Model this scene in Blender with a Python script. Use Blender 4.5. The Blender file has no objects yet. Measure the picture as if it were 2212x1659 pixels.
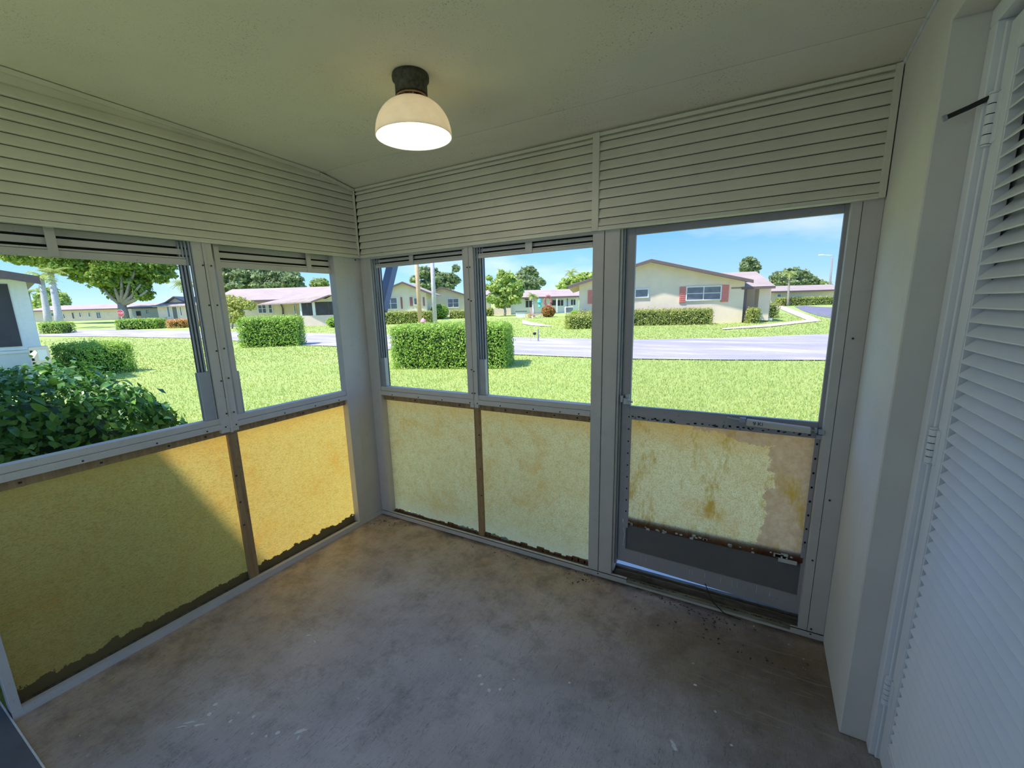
import bpy, bmesh, math, random
import numpy as np
from mathutils import Vector, Matrix
random.seed(7); rng = np.random.default_rng(11)
scene = bpy.context.scene
COL = scene.collection

# ------------------------------------------------------------------ camera
FPX, CX, CY = 945.183, 1077.85, 859.36           # focal length and principal point for a 2212 x 1659 frame
CAM = np.array([2.6083, -2.4082, 1.6654])
YAW, PIT, ROL = -0.5383, -0.2043, -0.0288
def cam_axes():
    cy, sy, cp, sp = math.cos(YAW), math.sin(YAW), math.cos(PIT), math.sin(PIT)
    fwd = np.array([sy*cp, cy*cp, sp]); r = np.array([cy, -sy, 0.0]); u = np.cross(r, fwd)
    cr, sr = math.cos(ROL), math.sin(ROL)
    return cr*r+sr*u, -sr*r+cr*u, fwd
CR, CU, CF = np.array([0.86123938, 0.50741603, -0.0282083]), np.array([-0.07923587, 0.18890056, 0.97879429]), np.array([-0.50198448, 0.84074107, -0.20289415])
cd = bpy.data.cameras.new('camera'); cam = bpy.data.objects.new('camera', cd); COL.objects.link(cam)
cd.sensor_fit = 'HORIZONTAL'; cd.sensor_width = 36.0; cd.lens = FPX/2212*36.0
cd.shift_x = (1106-CX)/2212; cd.shift_y = (CY-829.5)/2212
cd.clip_start = 0.02; cd.clip_end = 600
cam.matrix_world = Matrix(((CR[0], CU[0], -CF[0], CAM[0]), (CR[1], CU[1], -CF[1], CAM[1]), (CR[2], CU[2], -CF[2], CAM[2]), (0, 0, 0, 1)))
scene.camera = cam

# ------------------------------------------------------------------ sky, sun, exposure
SUN_DIR = Vector((-0.30, -0.42, 0.855)).normalized()
SUN_STRENGTH, SKY_STRENGTH, EXPOSURE = 4.8, 0.95, 0.6
scene.view_settings.view_transform = 'Standard'; scene.view_settings.look = 'None'
scene.view_settings.gamma = 1.0; scene.view_settings.use_curve_mapping = False
scene.view_settings.exposure = EXPOSURE
sd = bpy.data.lights.new('sun', 'SUN'); sd.energy = SUN_STRENGTH; sd.color = (1.0, 0.955, 0.87); sd.angle = math.radians(2.0)
so = bpy.data.objects.new('sun', sd); COL.objects.link(so); so.rotation_euler = SUN_DIR.to_track_quat('Z', 'Y').to_euler()
w = bpy.data.worlds.new('sky'); scene.world = w; w.use_nodes = True
wn = w.node_tree; wn.nodes.clear()
def wnode(t): return wn.nodes.new(t)
wo = wnode('ShaderNodeOutputWorld'); wb = wnode('ShaderNodeBackground'); wb.inputs['Strength'].default_value = SKY_STRENGTH
tc = wnode('ShaderNodeTexCoord'); sx = wnode('ShaderNodeSeparateXYZ'); cr = wnode('ShaderNodeValToRGB')
wn.links.new(tc.outputs['Generated'], sx.inputs[0]); wn.links.new(sx.outputs['Z'], cr.inputs[0])
e = cr.color_ramp.elements
e[0].position = 0.0; e[0].color = (0.60, 0.78, 1.0, 1); e[1].position = 1.0; e[1].color = (0.16, 0.36, 0.85, 1)
for p_, c_ in ((0.05, (0.36, 0.64, 1.0, 1)), (0.16, (0.15, 0.45, 1.0, 1)), (0.35, (0.13, 0.39, 0.97, 1))):
    k = e.new(p_); k.color = c_
mp = wnode('ShaderNodeMapping'); mp.inputs['Scale'].default_value = (1, 1, 3.2)
cn = wnode('ShaderNodeTexNoise'); cn.inputs['Scale'].default_value = 3.1; cn.inputs['Detail'].default_value = 6
cm = wnode('ShaderNodeValToRGB'); cm.color_ramp.elements[0].position = 0.52; cm.color_ramp.elements[1].position = 0.78
cm.color_ramp.elements[0].color = (0, 0, 0, 1); cm.color_ramp.elements[1].color = (0.75, 0.75, 0.75, 1)
mx = wnode('ShaderNodeMix'); mx.data_type = 'RGBA'
wn.links.new(tc.outputs['Generated'], mp.inputs[0]); wn.links.new(mp.outputs[0], cn.inputs['Vector']); wn.links.new(cn.outputs['Fac'], cm.inputs[0])
wn.links.new(cm.outputs[0], mx.inputs[0]); wn.links.new(cr.outputs[0], mx.inputs[6]); mx.inputs[7].default_value = (0.86, 0.88, 0.98, 1)
wn.links.new(mx.outputs[2], wb.inputs[0]); wn.links.new(wb.outputs[0], wo.inputs[0])

# ------------------------------------------------------------------ material helpers
class Mat:
    def __init__(s, name):
        s.m = bpy.data.materials.new(name); s.m.use_nodes = True; s.t = s.m.node_tree; s.t.nodes.clear()
        s.out = s.n('ShaderNodeOutputMaterial'); s.b = s.n('ShaderNodeBsdfPrincipled'); s.l(s.b.outputs[0], s.out.inputs[0])
        s.tc = s.n('ShaderNodeTexCoord')
    def n(s, t, **kw):
        x = s.t.nodes.new(t)
        for k, v in kw.items(): setattr(x, k, v)
        return x
    def l(s, a, b): s.t.links.new(a, b)
    def set(s, **kw):
        for k, v in kw.items(): s.b.inputs[k.replace('_', ' ')].default_value = v
        return s
    def coords(s, scale=(1, 1, 1), rot=(0, 0, 0), kind='Object'):
        m = s.n('ShaderNodeMapping'); m.inputs['Scale'].default_value = scale; m.inputs['Rotation'].default_value = rot
        s.l(s.tc.outputs[kind], m.inputs[0]); return m.outputs[0]
    def noise(s, scale, detail=4, rough=0.6, vec=None, dist=0.0):
        x = s.n('ShaderNodeTexNoise'); x.inputs['Scale'].default_value = scale; x.inputs['Detail'].default_value = detail
        x.inputs['Roughness'].default_value = rough; x.inputs['Distortion'].default_value = dist
        s.l(vec if vec is not None else s.tc.outputs['Object'], x.inputs['Vector']); return x.outputs['Fac']
    def ramp(s, fac, stops):
        x = s.n('ShaderNodeValToRGB'); s.l(fac, x.inputs[0]); el = x.color_ramp.elements
        while len(el) < len(stops): el.new(0.5)
        for e_, (p, c) in zip(el, stops):
            e_.position = p; e_.color = (c, c, c, 1) if isinstance(c, (int, float)) else (*c, 1)
        return x.outputs[0]
    def mix(s, fac, a, b, mode='MIX'):
        x = s.n('ShaderNodeMix'); x.data_type = 'RGBA'; x.blend_type = mode
        for v, i in ((fac, 0), (a, 6), (b, 7)):
            if isinstance(v, (int, float)): x.inputs[i].default_value = v
            elif isinstance(v, tuple): x.inputs[i].default_value = (*v, 1)
            else: s.l(v, x.inputs[i])
        return x.outputs[2]
    def math(s, op, a, b=0.0):
        x = s.n('ShaderNodeMath'); x.operation = op
        for v, i in ((a, 0), (b, 1)):
            if isinstance(v, (int, float)): x.inputs[i].default_value = v
            else: s.l(v, x.inputs[i])
        return x.outputs[0]
    def axis(s, i, kind='Object'):
        x = s.n('ShaderNodeSeparateXYZ'); s.l(s.tc.outputs[kind], x.inputs[0]); return x.outputs[i]
    def color(s, c): s.l(c, s.b.inputs['Base Color']); return s
    def bump(s, h, strength=0.3, dist=0.01):
        x = s.n('ShaderNodeBump'); x.inputs['Strength'].default_value = strength; x.inputs['Distance'].default_value = dist
        s.l(h, x.inputs['Height']); s.l(x.outputs[0], s.b.inputs['Normal']); return s

def plain(name, col, rough=0.6, var=0.12, scale=8.0, metal=0.0, bump=0.0, bscale=60):
    m = Mat(name); m.set(Roughness=rough, Metallic=metal)
    d = tuple(c*(1-var) for c in col); u = tuple(min(1, c*(1+var*0.6)) for c in col)
    m.color(m.ramp(m.noise(scale), [(0.3, d), (0.7, u)]))
    if bump: m.bump(m.noise(bscale, 3), bump, 0.004)
    return m.m

def painted_metal(name, col, dirt=(0.10, 0.085, 0.06), amount=0.62):
    """old painted aluminium: fine specks and grime"""
    m = Mat(name); m.set(Roughness=0.55)
    base = m.ramp(m.noise(5, 5), [(0.3, tuple(c*0.9 for c in col)), (0.7, col)])
    specks = m.ramp(m.noise(85, 3, 0.7), [(amount+0.05, 0.0), (amount+0.13, 1.0)])
    grime = m.ramp(m.noise(9, 6, 0.7), [(0.58, 0.0), (0.8, 0.55)])
    c = m.mix(grime, base, tuple(c*0.62 for c in col)); c = m.mix(specks, c, dirt)
    return m.color(c).m

M = {}
M['frame'] = painted_metal('painted_aluminium', (0.62, 0.575, 0.55))
M['lip'] = plain('lit_lip_paint', (0.90, 0.86, 0.74), 0.5, 0.05)  # paint lightened to stand for light reaching the lip from below
M['slat'] = painted_metal('louver_paint', (0.76, 0.70, 0.58), amount=0.66)
M['door_metal'] = painted_metal('grey_door_aluminium', (0.40, 0.375, 0.395), amount=0.60)
M['kick'] = painted_metal('grey_kick_plate', (0.17, 0.16, 0.165), amount=0.64)
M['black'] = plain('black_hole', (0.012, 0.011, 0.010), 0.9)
M['screw'] = plain('dark_screw', (0.03, 0.026, 0.02), 0.6)
M['alu'] = plain('bare_aluminium', (0.40, 0.42, 0.48), 0.4, 0.08, 20, 0.35)
M['white_door'] = plain('white_door_paint', (0.84, 0.83, 0.88), 0.42, 0.04, 5)
M['vinyl'] = plain('smoked_vinyl', (0.30, 0.30, 0.27), 0.5)

def stucco():
    m = Mat('painted_wall'); m.set(Roughness=0.85)
    c = m.ramp(m.noise(3, 5), [(0.3, (0.70, 0.655, 0.61)), (0.7, (0.78, 0.735, 0.69))])
    sp = m.ramp(m.noise(70, 3, 0.7), [(0.68, 0.0), (0.76, 0.8)])
    return m.color(m.mix(sp, c, (0.2, 0.17, 0.12))).bump(m.noise(160, 4), 0.35, 0.003).m
M['wall'] = stucco()
def ceiling_mat():
    m = Mat('popcorn_ceiling'); m.set(Roughness=0.95)
    c = m.ramp(m.noise(2.2, 4), [(0.3, (0.84, 0.765, 0.64)), (0.7, (0.90, 0.825, 0.70))])
    sp = m.ramp(m.noise(150, 2, 0.6), [(0.60, 0.0), (0.70, 0.7)])
    patch = m.ramp(m.noise(2.4, 3), [(0.42, 0.0), (0.62, 1.0)])
    f = m.math('MULTIPLY', sp, patch)
    return m.color(m.mix(f, c, (0.26, 0.22, 0.13))).bump(m.noise(260, 3), 0.5, 0.003).m
M['ceiling'] = ceiling_mat()

def floor_mat():
    m = Mat('worn_concrete'); m.set(Roughness=0.42)
    c = m.ramp(m.noise(1.6, 7, 0.65), [(0.28, (0.30, 0.27, 0.285)), (0.5, (0.46, 0.41, 0.435)), (0.72, (0.60, 0.54, 0.56))])
    # brown soiling that follows the two screen walls
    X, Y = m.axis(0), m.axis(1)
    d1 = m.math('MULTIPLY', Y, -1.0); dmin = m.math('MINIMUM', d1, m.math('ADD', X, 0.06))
    wob = m.math('MULTIPLY', m.math('SUBTRACT', m.noise(3.2, 6, 0.7), 0.5), 1.1)
    near = m.ramp(m.math('ADD', dmin, wob), [(0.10, 1.0), (0.80, 0.0)])
    brown = m.ramp(m.noise(7, 6, 0.7), [(0.3, (0.20, 0.13, 0.075)), (0.5, (0.46, 0.32, 0.22)), (0.75, (0.66, 0.51, 0.38))])
    c = m.mix(m.math('MULTIPLY', near, 0.85), c, brown)
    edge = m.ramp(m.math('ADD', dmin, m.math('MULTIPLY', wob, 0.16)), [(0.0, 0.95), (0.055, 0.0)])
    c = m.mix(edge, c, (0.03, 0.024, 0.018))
    c = m.mix(m.ramp(m.noise(5.5, 8, 0.78), [(0.50, 0.0), (0.68, 0.5)]), c, (0.13, 0.11, 0.10))
    c = m.mix(m.ramp(m.noise(13, 8, 0.8, m.coords((1, 1, 1), (0, 0, 2))), [(0.56, 0.0), (0.68, 0.45)]), c, (0.52, 0.47, 0.44))
    # second stain patch on the right by the door
    v = m.n('ShaderNodeVectorMath', operation='DISTANCE'); v.inputs[1].default_value = (2.75, -0.35, 0); m.l(m.tc.outputs['Object'], v.inputs[0])
    st = m.ramp(m.math('ADD', v.outputs['Value'], m.math('MULTIPLY', wob, 0.6)), [(0.1, 0.75), (0.75, 0.0)])
    c = m.mix(st, c, m.ramp(m.noise(11, 6, 0.7), [(0.35, (0.05, 0.036, 0.022)), (0.7, (0.17, 0.115, 0.06))]))
    # scratches and hairline cracks
    sc = m.noise(5.5, 3, 0.5, m.coords((9, 1.1, 1), (0, 0, 0.6)), 2.2)
    c = m.mix(m.ramp(sc, [(0.487, 0.0), (0.5, 0.7), (0.513, 0.0)]), c, (0.09, 0.08, 0.075))
    sc2 = m.noise(4.5, 4, 0.5, m.coords((1.0, 10, 1), (0, 0, -0.4)), 1.5)
    c = m.mix(m.ramp(sc2, [(0.60, 0.0), (0.72, 0.42)]), c, (0.42, 0.37, 0.31))
    pits = m.ramp(m.noise(46, 3, 0.8), [(0.66, 0.0), (0.73, 0.75)])
    c = m.mix(pits, c, (0.07, 0.058, 0.05))
    lt = m.ramp(m.noise(33, 2, 0.5, m.coords((1, 1, 1), (0, 0, 1))), [(0.735, 0.0), (0.76, 0.9)])
    c = m.mix(lt, c, (0.55, 0.54, 0.53))
    return m.color(c).bump(m.noise(60, 4), 0.15, 0.002).m
M['floor'] = floor_mat()
M['step'] = plain('grey_slab_paint', (0.13, 0.135, 0.16), 0.6, 0.2, 6)

def fiberglass(name, pale, amber, strength, fib=(1, 1, 1), mold=0.0, patch=False, whitebase=0.0, refl=(0.45, 0.36, 0.22)):
    """translucent stained fibreglass sheet"""
    m = Mat(name)
    big = m.noise(3.4, 7, 0.75, None, 0.4)
    c = m.ramp(big, [(0.36, pale), (0.55, tuple(0.80*a+0.20*b for a, b in zip(pale, amber))), (0.76, amber)])
    cl = m.ramp(m.noise(22, 8, 0.85), [(0.50, 0.0), (0.68, 0.62)])
    fb = m.noise(210, 2, 0.55, m.coords(fib, (0.5, 0.4, 0.5)), 1.2)
    c = m.mix(cl, c, tuple(0.82*x for x in amber))
    dens = m.math('ADD', m.ramp(fb, [(0.50, 0.0), (0.61, 0.70)]), 0.0)
    c = m.mix(dens, c, tuple(0.40*p+0.12*a_ for p, a_ in zip(pale, amber)))
    fb2 = m.noise(95, 4, 0.75, m.coords(fib, (0.2, 0.9, 0.1)), 2.0)
    c = m.mix(m.ramp(fb2, [(0.58, 0.0), (0.67, 0.60)]), c, tuple(0.42*x for x in amber))
    Z = m.axis(2)
    n2 = m.math('MULTIPLY', m.math('SUBTRACT', m.noise(14, 6, 0.75), 0.5), 0.16)
    if whitebase:
        wz = m.ramp(m.math('ADD', Z, n2), [(0.06, whitebase), (0.17, 0.0)])
        c = m.mix(wz, c, (1.0, 0.68, 0.36))
    # amber line just under the rail
    top = m.ramp(m.math('ADD', Z, n2), [(0.86, 0.0), (0.99, 0.55)]); c = m.mix(top, c, amber)
    if patch:
        Xx = m.axis(0)
        n3 = m.math('MULTIPLY', m.math('SUBTRACT', m.noise(9, 7, 0.7), 0.5), 0.30)
        a = m.ramp(m.math('ADD', Xx, n3), [(2.695, 0.0), (2.71, 1.0)])
        a2 = m.math('MULTIPLY', m.math('GREATER_THAN', m.math('ADD', Xx, n3), 2.70), m.math('LESS_THAN', m.math('ADD', Z, n3), 0.99))
        tp = m.math('GREATER_THAN', m.math('ADD', m.math('ADD', Z, m.math('MULTIPLY', n3, 0.5)), m.math('MULTIPLY', Xx, 0.13)), 1.305)
        c = m.mix(m.math('MULTIPLY', m.math('MAXIMUM', a2, tp), 0.88), c, m.ramp(m.noise(30, 5, 0.7), [(0.3, (0.52, 0.24, 0.11)), (0.7, (0.70, 0.38, 0.20))]))
        vs = m.noise(6, 6, 0.75, m.coords((1.6, 1, 0.55))); c = m.mix(m.ramp(vs, [(0.53, 0.0), (0.66, 0.85)]), c, (0.55, 0.25, 0.02))
    if mold:
        mz = m.math('GREATER_THAN', m.math('ADD', mold, m.math('MULTIPLY', m.math('SUBTRACT', m.noise(16, 7, 0.7), 0.5), 0.11)), Z)
        c = m.mix(mz, c, (0.012, 0.010, 0.007))
    t = m.n('ShaderNodeBsdfTranslucent'); d = m.n('ShaderNodeBsdfDiffuse'); ms = m.n('ShaderNodeMixShader'); ms.inputs[0].default_value = strength
    m.l(c, t.inputs[0]); m.l(m.mix(0.5, c, refl), d.inputs[0]); m.l(d.outputs[0], ms.inputs[1]); m.l(t.outputs[0], ms.inputs[2])
    m.t.nodes.remove(m.b); m.l(ms.outputs[0], m.out.inputs[0]); return m.m
M['fg_left'] = fiberglass('amber_fibreglass', (1.0, 0.74, 0.20), (1.0, 0.47, 0.06), 0.68, (1, 0.35, 1.6), mold=0.085, refl=(0.98, 0.70, 0.30))
M['fg_front'] = fiberglass('pale_fibreglass', (1.0, 0.69, 0.31), (0.90, 0.36, 0.05), 0.98, (1, 1, 1), whitebase=0.55)
M['fg_door'] = fiberglass('stained_fibreglass', (1.0, 0.71, 0.34), (0.86, 0.34, 0.05), 0.97, (1, 1, 1), patch=True)

def wood(name, a, b, scale=(40, 40, 3)):
    m = Mat(name); m.set(Roughness=0.75)
    g = m.noise(1.0, 5, 0.65, m.coords(scale), 0.8)
    c = m.ramp(g, [(0.3, a), (0.7, b)])
    return m.color(m.mix(m.ramp(m.noise(22, 5, 0.7), [(0.55, 0.0), (0.75, 0.6)]), c, tuple(x*0.35 for x in a))).m
M['wood'] = wood('stained_batten', (0.25, 0.15, 0.065), (0.43, 0.28, 0.14))
M['rotten'] = wood('rotten_plate', (0.035, 0.026, 0.018), (0.17, 0.13, 0.09), (6, 30, 30))
M['threshold'] = wood('worn_threshold', (0.13, 0.11, 0.075), (0.36, 0.34, 0.26), (5, 40, 40))
M['rust'] = plain('rust_flakes', (0.16, 0.07, 0.03), 0.9, 0.5, 60)
M['flake'] = plain('paint_flakes', (0.62, 0.60, 0.55), 0.7, 0.1, 40)
M['paint_drip'] = plain('white_paint', (0.72, 0.73, 0.76), 0.6, 0.15, 30)

def screen_mat():
    m = Mat('insect_screen'); t = m.n('ShaderNodeBsdfTransparent'); d = m.n('ShaderNodeBsdfDiffuse'); d.inputs[0].default_value = (0.30, 0.31, 0.34, 1)
    ms = m.n('ShaderNodeMixShader'); ms.inputs[0].default_value = 0.12
    m.l(t.outputs[0], ms.inputs[1]); m.l(d.outputs[0], ms.inputs[2]); m.t.nodes.remove(m.b); m.l(ms.outputs[0], m.out.inputs[0]); return m.m
M['screen'] = screen_mat()
def glass_shade():
    m = Mat('opal_glass'); t = m.n('ShaderNodeBsdfTranslucent'); t.inputs[0].default_value = (1.0, 0.90, 0.74, 1)
    c = m.ramp(m.noise(14, 5), [(0.35, (0.80, 0.76, 0.66)), (0.65, (0.90, 0.87, 0.79))]); m.color(c).set(Roughness=0.25)
    ms = m.n('ShaderNodeMixShader'); ms.inputs[0].default_value = 0.25
    m.l(m.b.outputs[0], ms.inputs[1]); m.l(t.outputs[0], ms.inputs[2]); m.l(ms.outputs[0], m.out.inputs[0]); return m.m
M['opal'] = glass_shade()
def emit(name, col, s):
    m = Mat(name); m.set(Emission_Color=(*col, 1), Emission_Strength=s); m.b.inputs['Base Color'].default_value = (1, 1, 1, 1); return m.m
M['bulb'] = emit('lit_bulb', (1.0, 0.95, 0.88), 1.3)
M['bronze'] = plain('pitted_bronze', (0.075, 0.068, 0.05), 0.6, 0.6, 70, 0.3, 0.6, 120)
M['brass'] = plain('old_brass', (0.34, 0.24, 0.14), 0.45, 0.2, 30, 0.5)

def leafmat(name, dark, mid, light, trans=0.35, rough=0.5, spec=0.4):
    m = Mat(name); a = m.n('ShaderNodeAttribute'); a.attribute_name = 'tint'
    c = m.ramp(a.outputs['Fac'], [(0.0, dark), (0.5, mid), (1.0, light)])
    m.color(c).set(Roughness=rough); m.b.inputs['Specular IOR Level'].default_value = spec
    t = m.n('ShaderNodeBsdfTranslucent'); m.l(m.mix(0.6, c, light), t.inputs[0])
    ms = m.n('ShaderNodeMixShader'); ms.inputs[0].default_value = trans
    m.l(m.b.outputs[0], ms.inputs[1]); m.l(t.outputs[0], ms.inputs[2]); m.l(ms.outputs[0], m.out.inputs[0]); return m.m
M['hedge'] = leafmat('hedge_leaf', (0.11, 0.25, 0.035), (0.32, 0.54, 0.085), (0.66, 0.80, 0.17))
M['hedge_far'] = leafmat('garden_leaf', (0.10, 0.15, 0.04), (0.34, 0.42, 0.10), (0.80, 0.76, 0.24))
M['glossy'] = leafmat('glossy_leaf', (0.04, 0.13, 0.025), (0.085, 0.25, 0.045), (0.22, 0.46, 0.07), 0.2, 0.36, 0.6)
M['tree'] = leafmat('tree_leaf', (0.10, 0.20, 0.03), (0.24, 0.40, 0.07), (0.58, 0.60, 0.12))
M['tree_dark'] = leafmat('grey_green_leaf', (0.10, 0.16, 0.075), (0.23, 0.32, 0.14), (0.46, 0.52, 0.25))
M['tree_light'] = leafmat('pale_leaf', (0.18, 0.33, 0.08), (0.38, 0.54, 0.14), (0.68, 0.72, 0.22))
M['palm'] = leafmat('palm_leaf', (0.14, 0.22, 0.06), (0.30, 0.40, 0.12), (0.55, 0.58, 0.20))
M['orange'] = leafmat('ixora_flower', (0.20, 0.28, 0.06), (0.70, 0.34, 0.10), (0.95, 0.42, 0.16))
M['croton'] = leafmat('croton_leaf', (0.16, 0.035, 0.05), (0.42, 0.20, 0.08), (0.72, 0.50, 0.12))
M['grass_blade'] = leafmat('grass_blade', (0.22, 0.33, 0.08), (0.44, 0.54, 0.145), (0.74, 0.74, 0.28), 0.4, 0.7, 0.2)
M['bark'] = plain('tree_bark', (0.34, 0.30, 0.26), 0.9, 0.35, 6)
M['palm_trunk'] = plain('palm_trunk', (0.56, 0.54, 0.54), 0.85, 0.2, 5)
M['core'] = plain('hedge_core', (0.03, 0.06, 0.012), 0.95, 0.4, 9)
def lawn_mat():
    m = Mat('lawn'); m.set(Roughness=0.95)
    c = m.ramp(m.noise(0.35, 6, 0.65), [(0.3, (0.29, 0.40, 0.11)), (0.5, (0.39, 0.49, 0.14)), (0.7, (0.52, 0.57, 0.19))])
    f = m.ramp(m.noise(16, 5, 0.75), [(0.3, (0.20, 0.30, 0.07)), (0.6, (0.44, 0.53, 0.15)), (0.75, (0.64, 0.64, 0.26))])
    c = m.mix(0.6, c, f)
    return m.color(m.mix(m.ramp(m.noise(0.22, 4, 0.6), [(0.60, 0.0), (0.72, 0.5)]), c, (0.60, 0.56, 0.26))).bump(m.noise(60, 4), 0.6, 0.03).m
M['lawn'] = lawn_mat()
def road_mat():
    m = Mat('old_asphalt'); m.set(Roughness=0.9)
    s = m.noise(0.5, 6, 0.7, m.coords((0.35, 1.6, 1), (0, 0, -0.55)))
    c = m.ramp(s, [(0.34, (0.27, 0.245, 0.29)), (0.5, (0.38, 0.345, 0.38)), (0.66, (0.66, 0.57, 0.57))])
    return m.color(m.mix(0.25, c, m.ramp(m.noise(22, 5), [(0.3, (0.2, 0.2, 0.22)), (0.7, (0.6, 0.57, 0.58))]))).m
M['road'] = road_mat()
M['lot'] = plain('dark_asphalt', (0.20, 0.19, 0.26), 0.9, 0.25, 1.5)
M['path'] = plain('concrete_path', (0.62, 0.50, 0.39), 0.9, 0.12, 1.2)
M['concrete'] = plain('pale_concrete', (0.72, 0.70, 0.70), 0.9, 0.1, 2)
def shingle():
    m = Mat('pink_shingle'); m.set(Roughness=0.95)
    c = m.ramp(m.noise(0.6, 5), [(0.3, (0.40, 0.315, 0.295)), (0.7, (0.48, 0.385, 0.36))])
    v = m.n('ShaderNodeTexBrick'); v.inputs['Scale'].default_value = 1.0; v.inputs['Color1'].default_value = (1, 1, 1, 1); v.inputs['Color2'].default_value = (0.86, 0.86, 0.86, 1)
    v.inputs['Mortar'].default_value = (0.74, 0.72, 0.72, 1); v.inputs['Mortar Size'].default_value = 0.02; v.inputs['Brick Width'].default_value = 0.5; v.inputs['Row Height'].default_value = 0.16
    m.l(m.tc.outputs['Object'], v.inputs['Vector']); return m.color(m.mix(0.55, c, v.outputs[0], 'MULTIPLY')).m
M['shingle'] = shingle()
M['fascia'] = plain('brown_fascia', (0.16, 0.115, 0.115), 0.7)
M['cream'] = plain('cream_render', (0.84, 0.71, 0.54), 0.9, 0.06, 1.5)
M['beige'] = plain('beige_render', (0.86, 0.72, 0.57), 0.9, 0.06, 1.5)
M['tan'] = plain('tan_siding', (0.62, 0.46, 0.33), 0.9, 0.06, 1.5)
M['pinkwall'] = plain('pink_render', (0.80, 0.64, 0.56), 0.9, 0.06, 1.5)
M['yellow'] = plain('yellow_render', (0.82, 0.73, 0.56), 0.9, 0.05, 1.5)
M['trimwhite'] = plain('white_trim', (0.80, 0.80, 0.80), 0.6, 0.05)
M['pane'] = plain('dark_pane', (0.17, 0.19, 0.24), 0.12, 0.3, 2)
M['pane_black'] = plain('black_screen', (0.055, 0.05, 0.06), 0.6, 0.3, 2)
M['coral'] = plain('coral_shutter', (0.72, 0.25, 0.22), 0.7, 0.1)
M['maroon'] = plain('maroon_shutter', (0.42, 0.16, 0.18), 0.7, 0.1)
M['navy'] = plain('navy_downspout', (0.19, 0.22, 0.36), 0.5, 0.1)
M['pole'] = plain('orange_timber_pole', (0.68, 0.46, 0.28), 0.85, 0.12, 4)
M['grey_wood'] = plain('weathered_timber', (0.30, 0.28, 0.30), 0.85, 0.2, 6)
M['red'] = plain('sign_red', (0.72, 0.09, 0.12), 0.5, 0.05)
M['white'] = plain('white_paint_far', (0.85, 0.85, 0.86), 0.6, 0.04)
M['neighbour'] = plain('pale_cream_wall', (0.74, 0.72, 0.66), 0.8, 0.05)
M['teal'] = plain('teal_paint', (0.12, 0.55, 0.68), 0.5)
M['pinkpaint'] = plain('pink_paint', (0.85, 0.35, 0.42), 0.5)
M['clay'] = plain('clay_pot', (0.80, 0.56, 0.44), 0.8)
M['rubber'] = plain('black_rubber', (0.02, 0.02, 0.02), 0.7)
M['mulch'] = plain('leaf_litter', (0.05, 0.035, 0.02), 0.95, 0.6, 60)

# ------------------------------------------------------------------ geometry helpers
class MB:
    def __init__(s): s.v = []; s.f = []
    def box(s, x0, x1, y0, y1, z0, z1):
        b = len(s.v); s.v += [(x, y, z) for z in (z0, z1) for y in (y0, y1) for x in (x0, x1)]
        s.f += [tuple(b+i for i in q) for q in ((0, 2, 3, 1), (4, 5, 7, 6), (0, 1, 5, 4), (2, 6, 7, 3), (0, 4, 6, 2), (1, 3, 7, 5))]; return s
    def prism(s, prof, axis, a, b_):
        """closed profile extruded along axis: prof pairs fill the other two axes in order"""
        n = len(prof); b = len(s.v)
        for t in (a, b_):
            for p, q in prof:
                s.v.append({'x': (t, p, q), 'y': (p, t, q), 'z': (p, q, t)}[axis])
        s.f += [tuple(b+i for i in range(n))[::-1], tuple(b+n+i for i in range(n))]
        s.f += [(b+i, b+(i+1) % n, b+n+(i+1) % n, b+n+i) for i in range(n)]; return s
    def tube(s, pts, rad, n=8, caps=True):
        b = len(s.v); pts = [Vector(p) for p in pts]
        if isinstance(rad, (int, float)): rad = [rad]*len(pts)
        for i, p in enumerate(pts):
            d = (pts[min(i+1, len(pts)-1)]-pts[max(i-1, 0)]).normalized()
            a = d.orthogonal().normalized() if abs(d.z) > 0.9 else d.cross(Vector((0, 0, 1))).normalized()
            c = d.cross(a)
            for k in range(n):
                t = 2*math.pi*k/n; s.v.append(tuple(p+(a*math.cos(t)+c*math.sin(t))*rad[i]))
        for i in range(len(pts)-1):
            for k in range(n):
                s.f.append((b+i*n+k, b+i*n+(k+1) % n, b+(i+1)*n+(k+1) % n, b+(i+1)*n+k))
        if caps: s.f += [tuple(b+k for k in range(n))[::-1], tuple(b+(len(pts)-1)*n+k for k in range(n))]
        return s
    def lathe(s, prof, c=(0, 0, 0), n=40):
        b = len(s.v)
        for r, z in prof:
            for k in range(n):
                t = 2*math.pi*k/n; s.v.append((c[0]+r*math.cos(t), c[1]+r*math.sin(t), c[2]+z))
        for i in range(len(prof)-1):
            for k in range(n): s.f.append((b+i*n+k, b+i*n+(k+1) % n, b+(i+1)*n+(k+1) % n, b+(i+1)*n+k))
        return s
    def poly(s, pts): b = len(s.v); s.v += [tuple(p) for p in pts]; s.f.append(tuple(range(b, b+len(pts)))); return s
    def build(s, name, mat, parent=None, bevel=0.0, smooth=False, kind=None, label=None):
        me = bpy.data.meshes.new(name); me.from_pydata(s.v, [], s.f); me.validate()
        bm = bmesh.new(); bm.from_mesh(me); bmesh.ops.recalc_face_normals(bm, faces=bm.faces)
        if bevel: bmesh.ops.bevel(bm, geom=list(bm.edges), offset=bevel, segments=1, affect='EDGES', clamp_overlap=True)
        bm.to_mesh(me); bm.free()
        if smooth:
            for p in me.polygons: p.use_smooth = True
        me.materials.append(mat); o = bpy.data.objects.new(name, me); COL.objects.link(o)
        if parent is not None: o.parent = parent
        if kind: o['kind'] = kind
        if label: o['label'] = label
        return o
def box(name, mat, x0, x1, y0, y1, z0, z1, parent=None, bevel=0.0, **kw): return MB().box(x0, x1, y0, y1, z0, z1).build(name, mat, parent, bevel, **kw)
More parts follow.
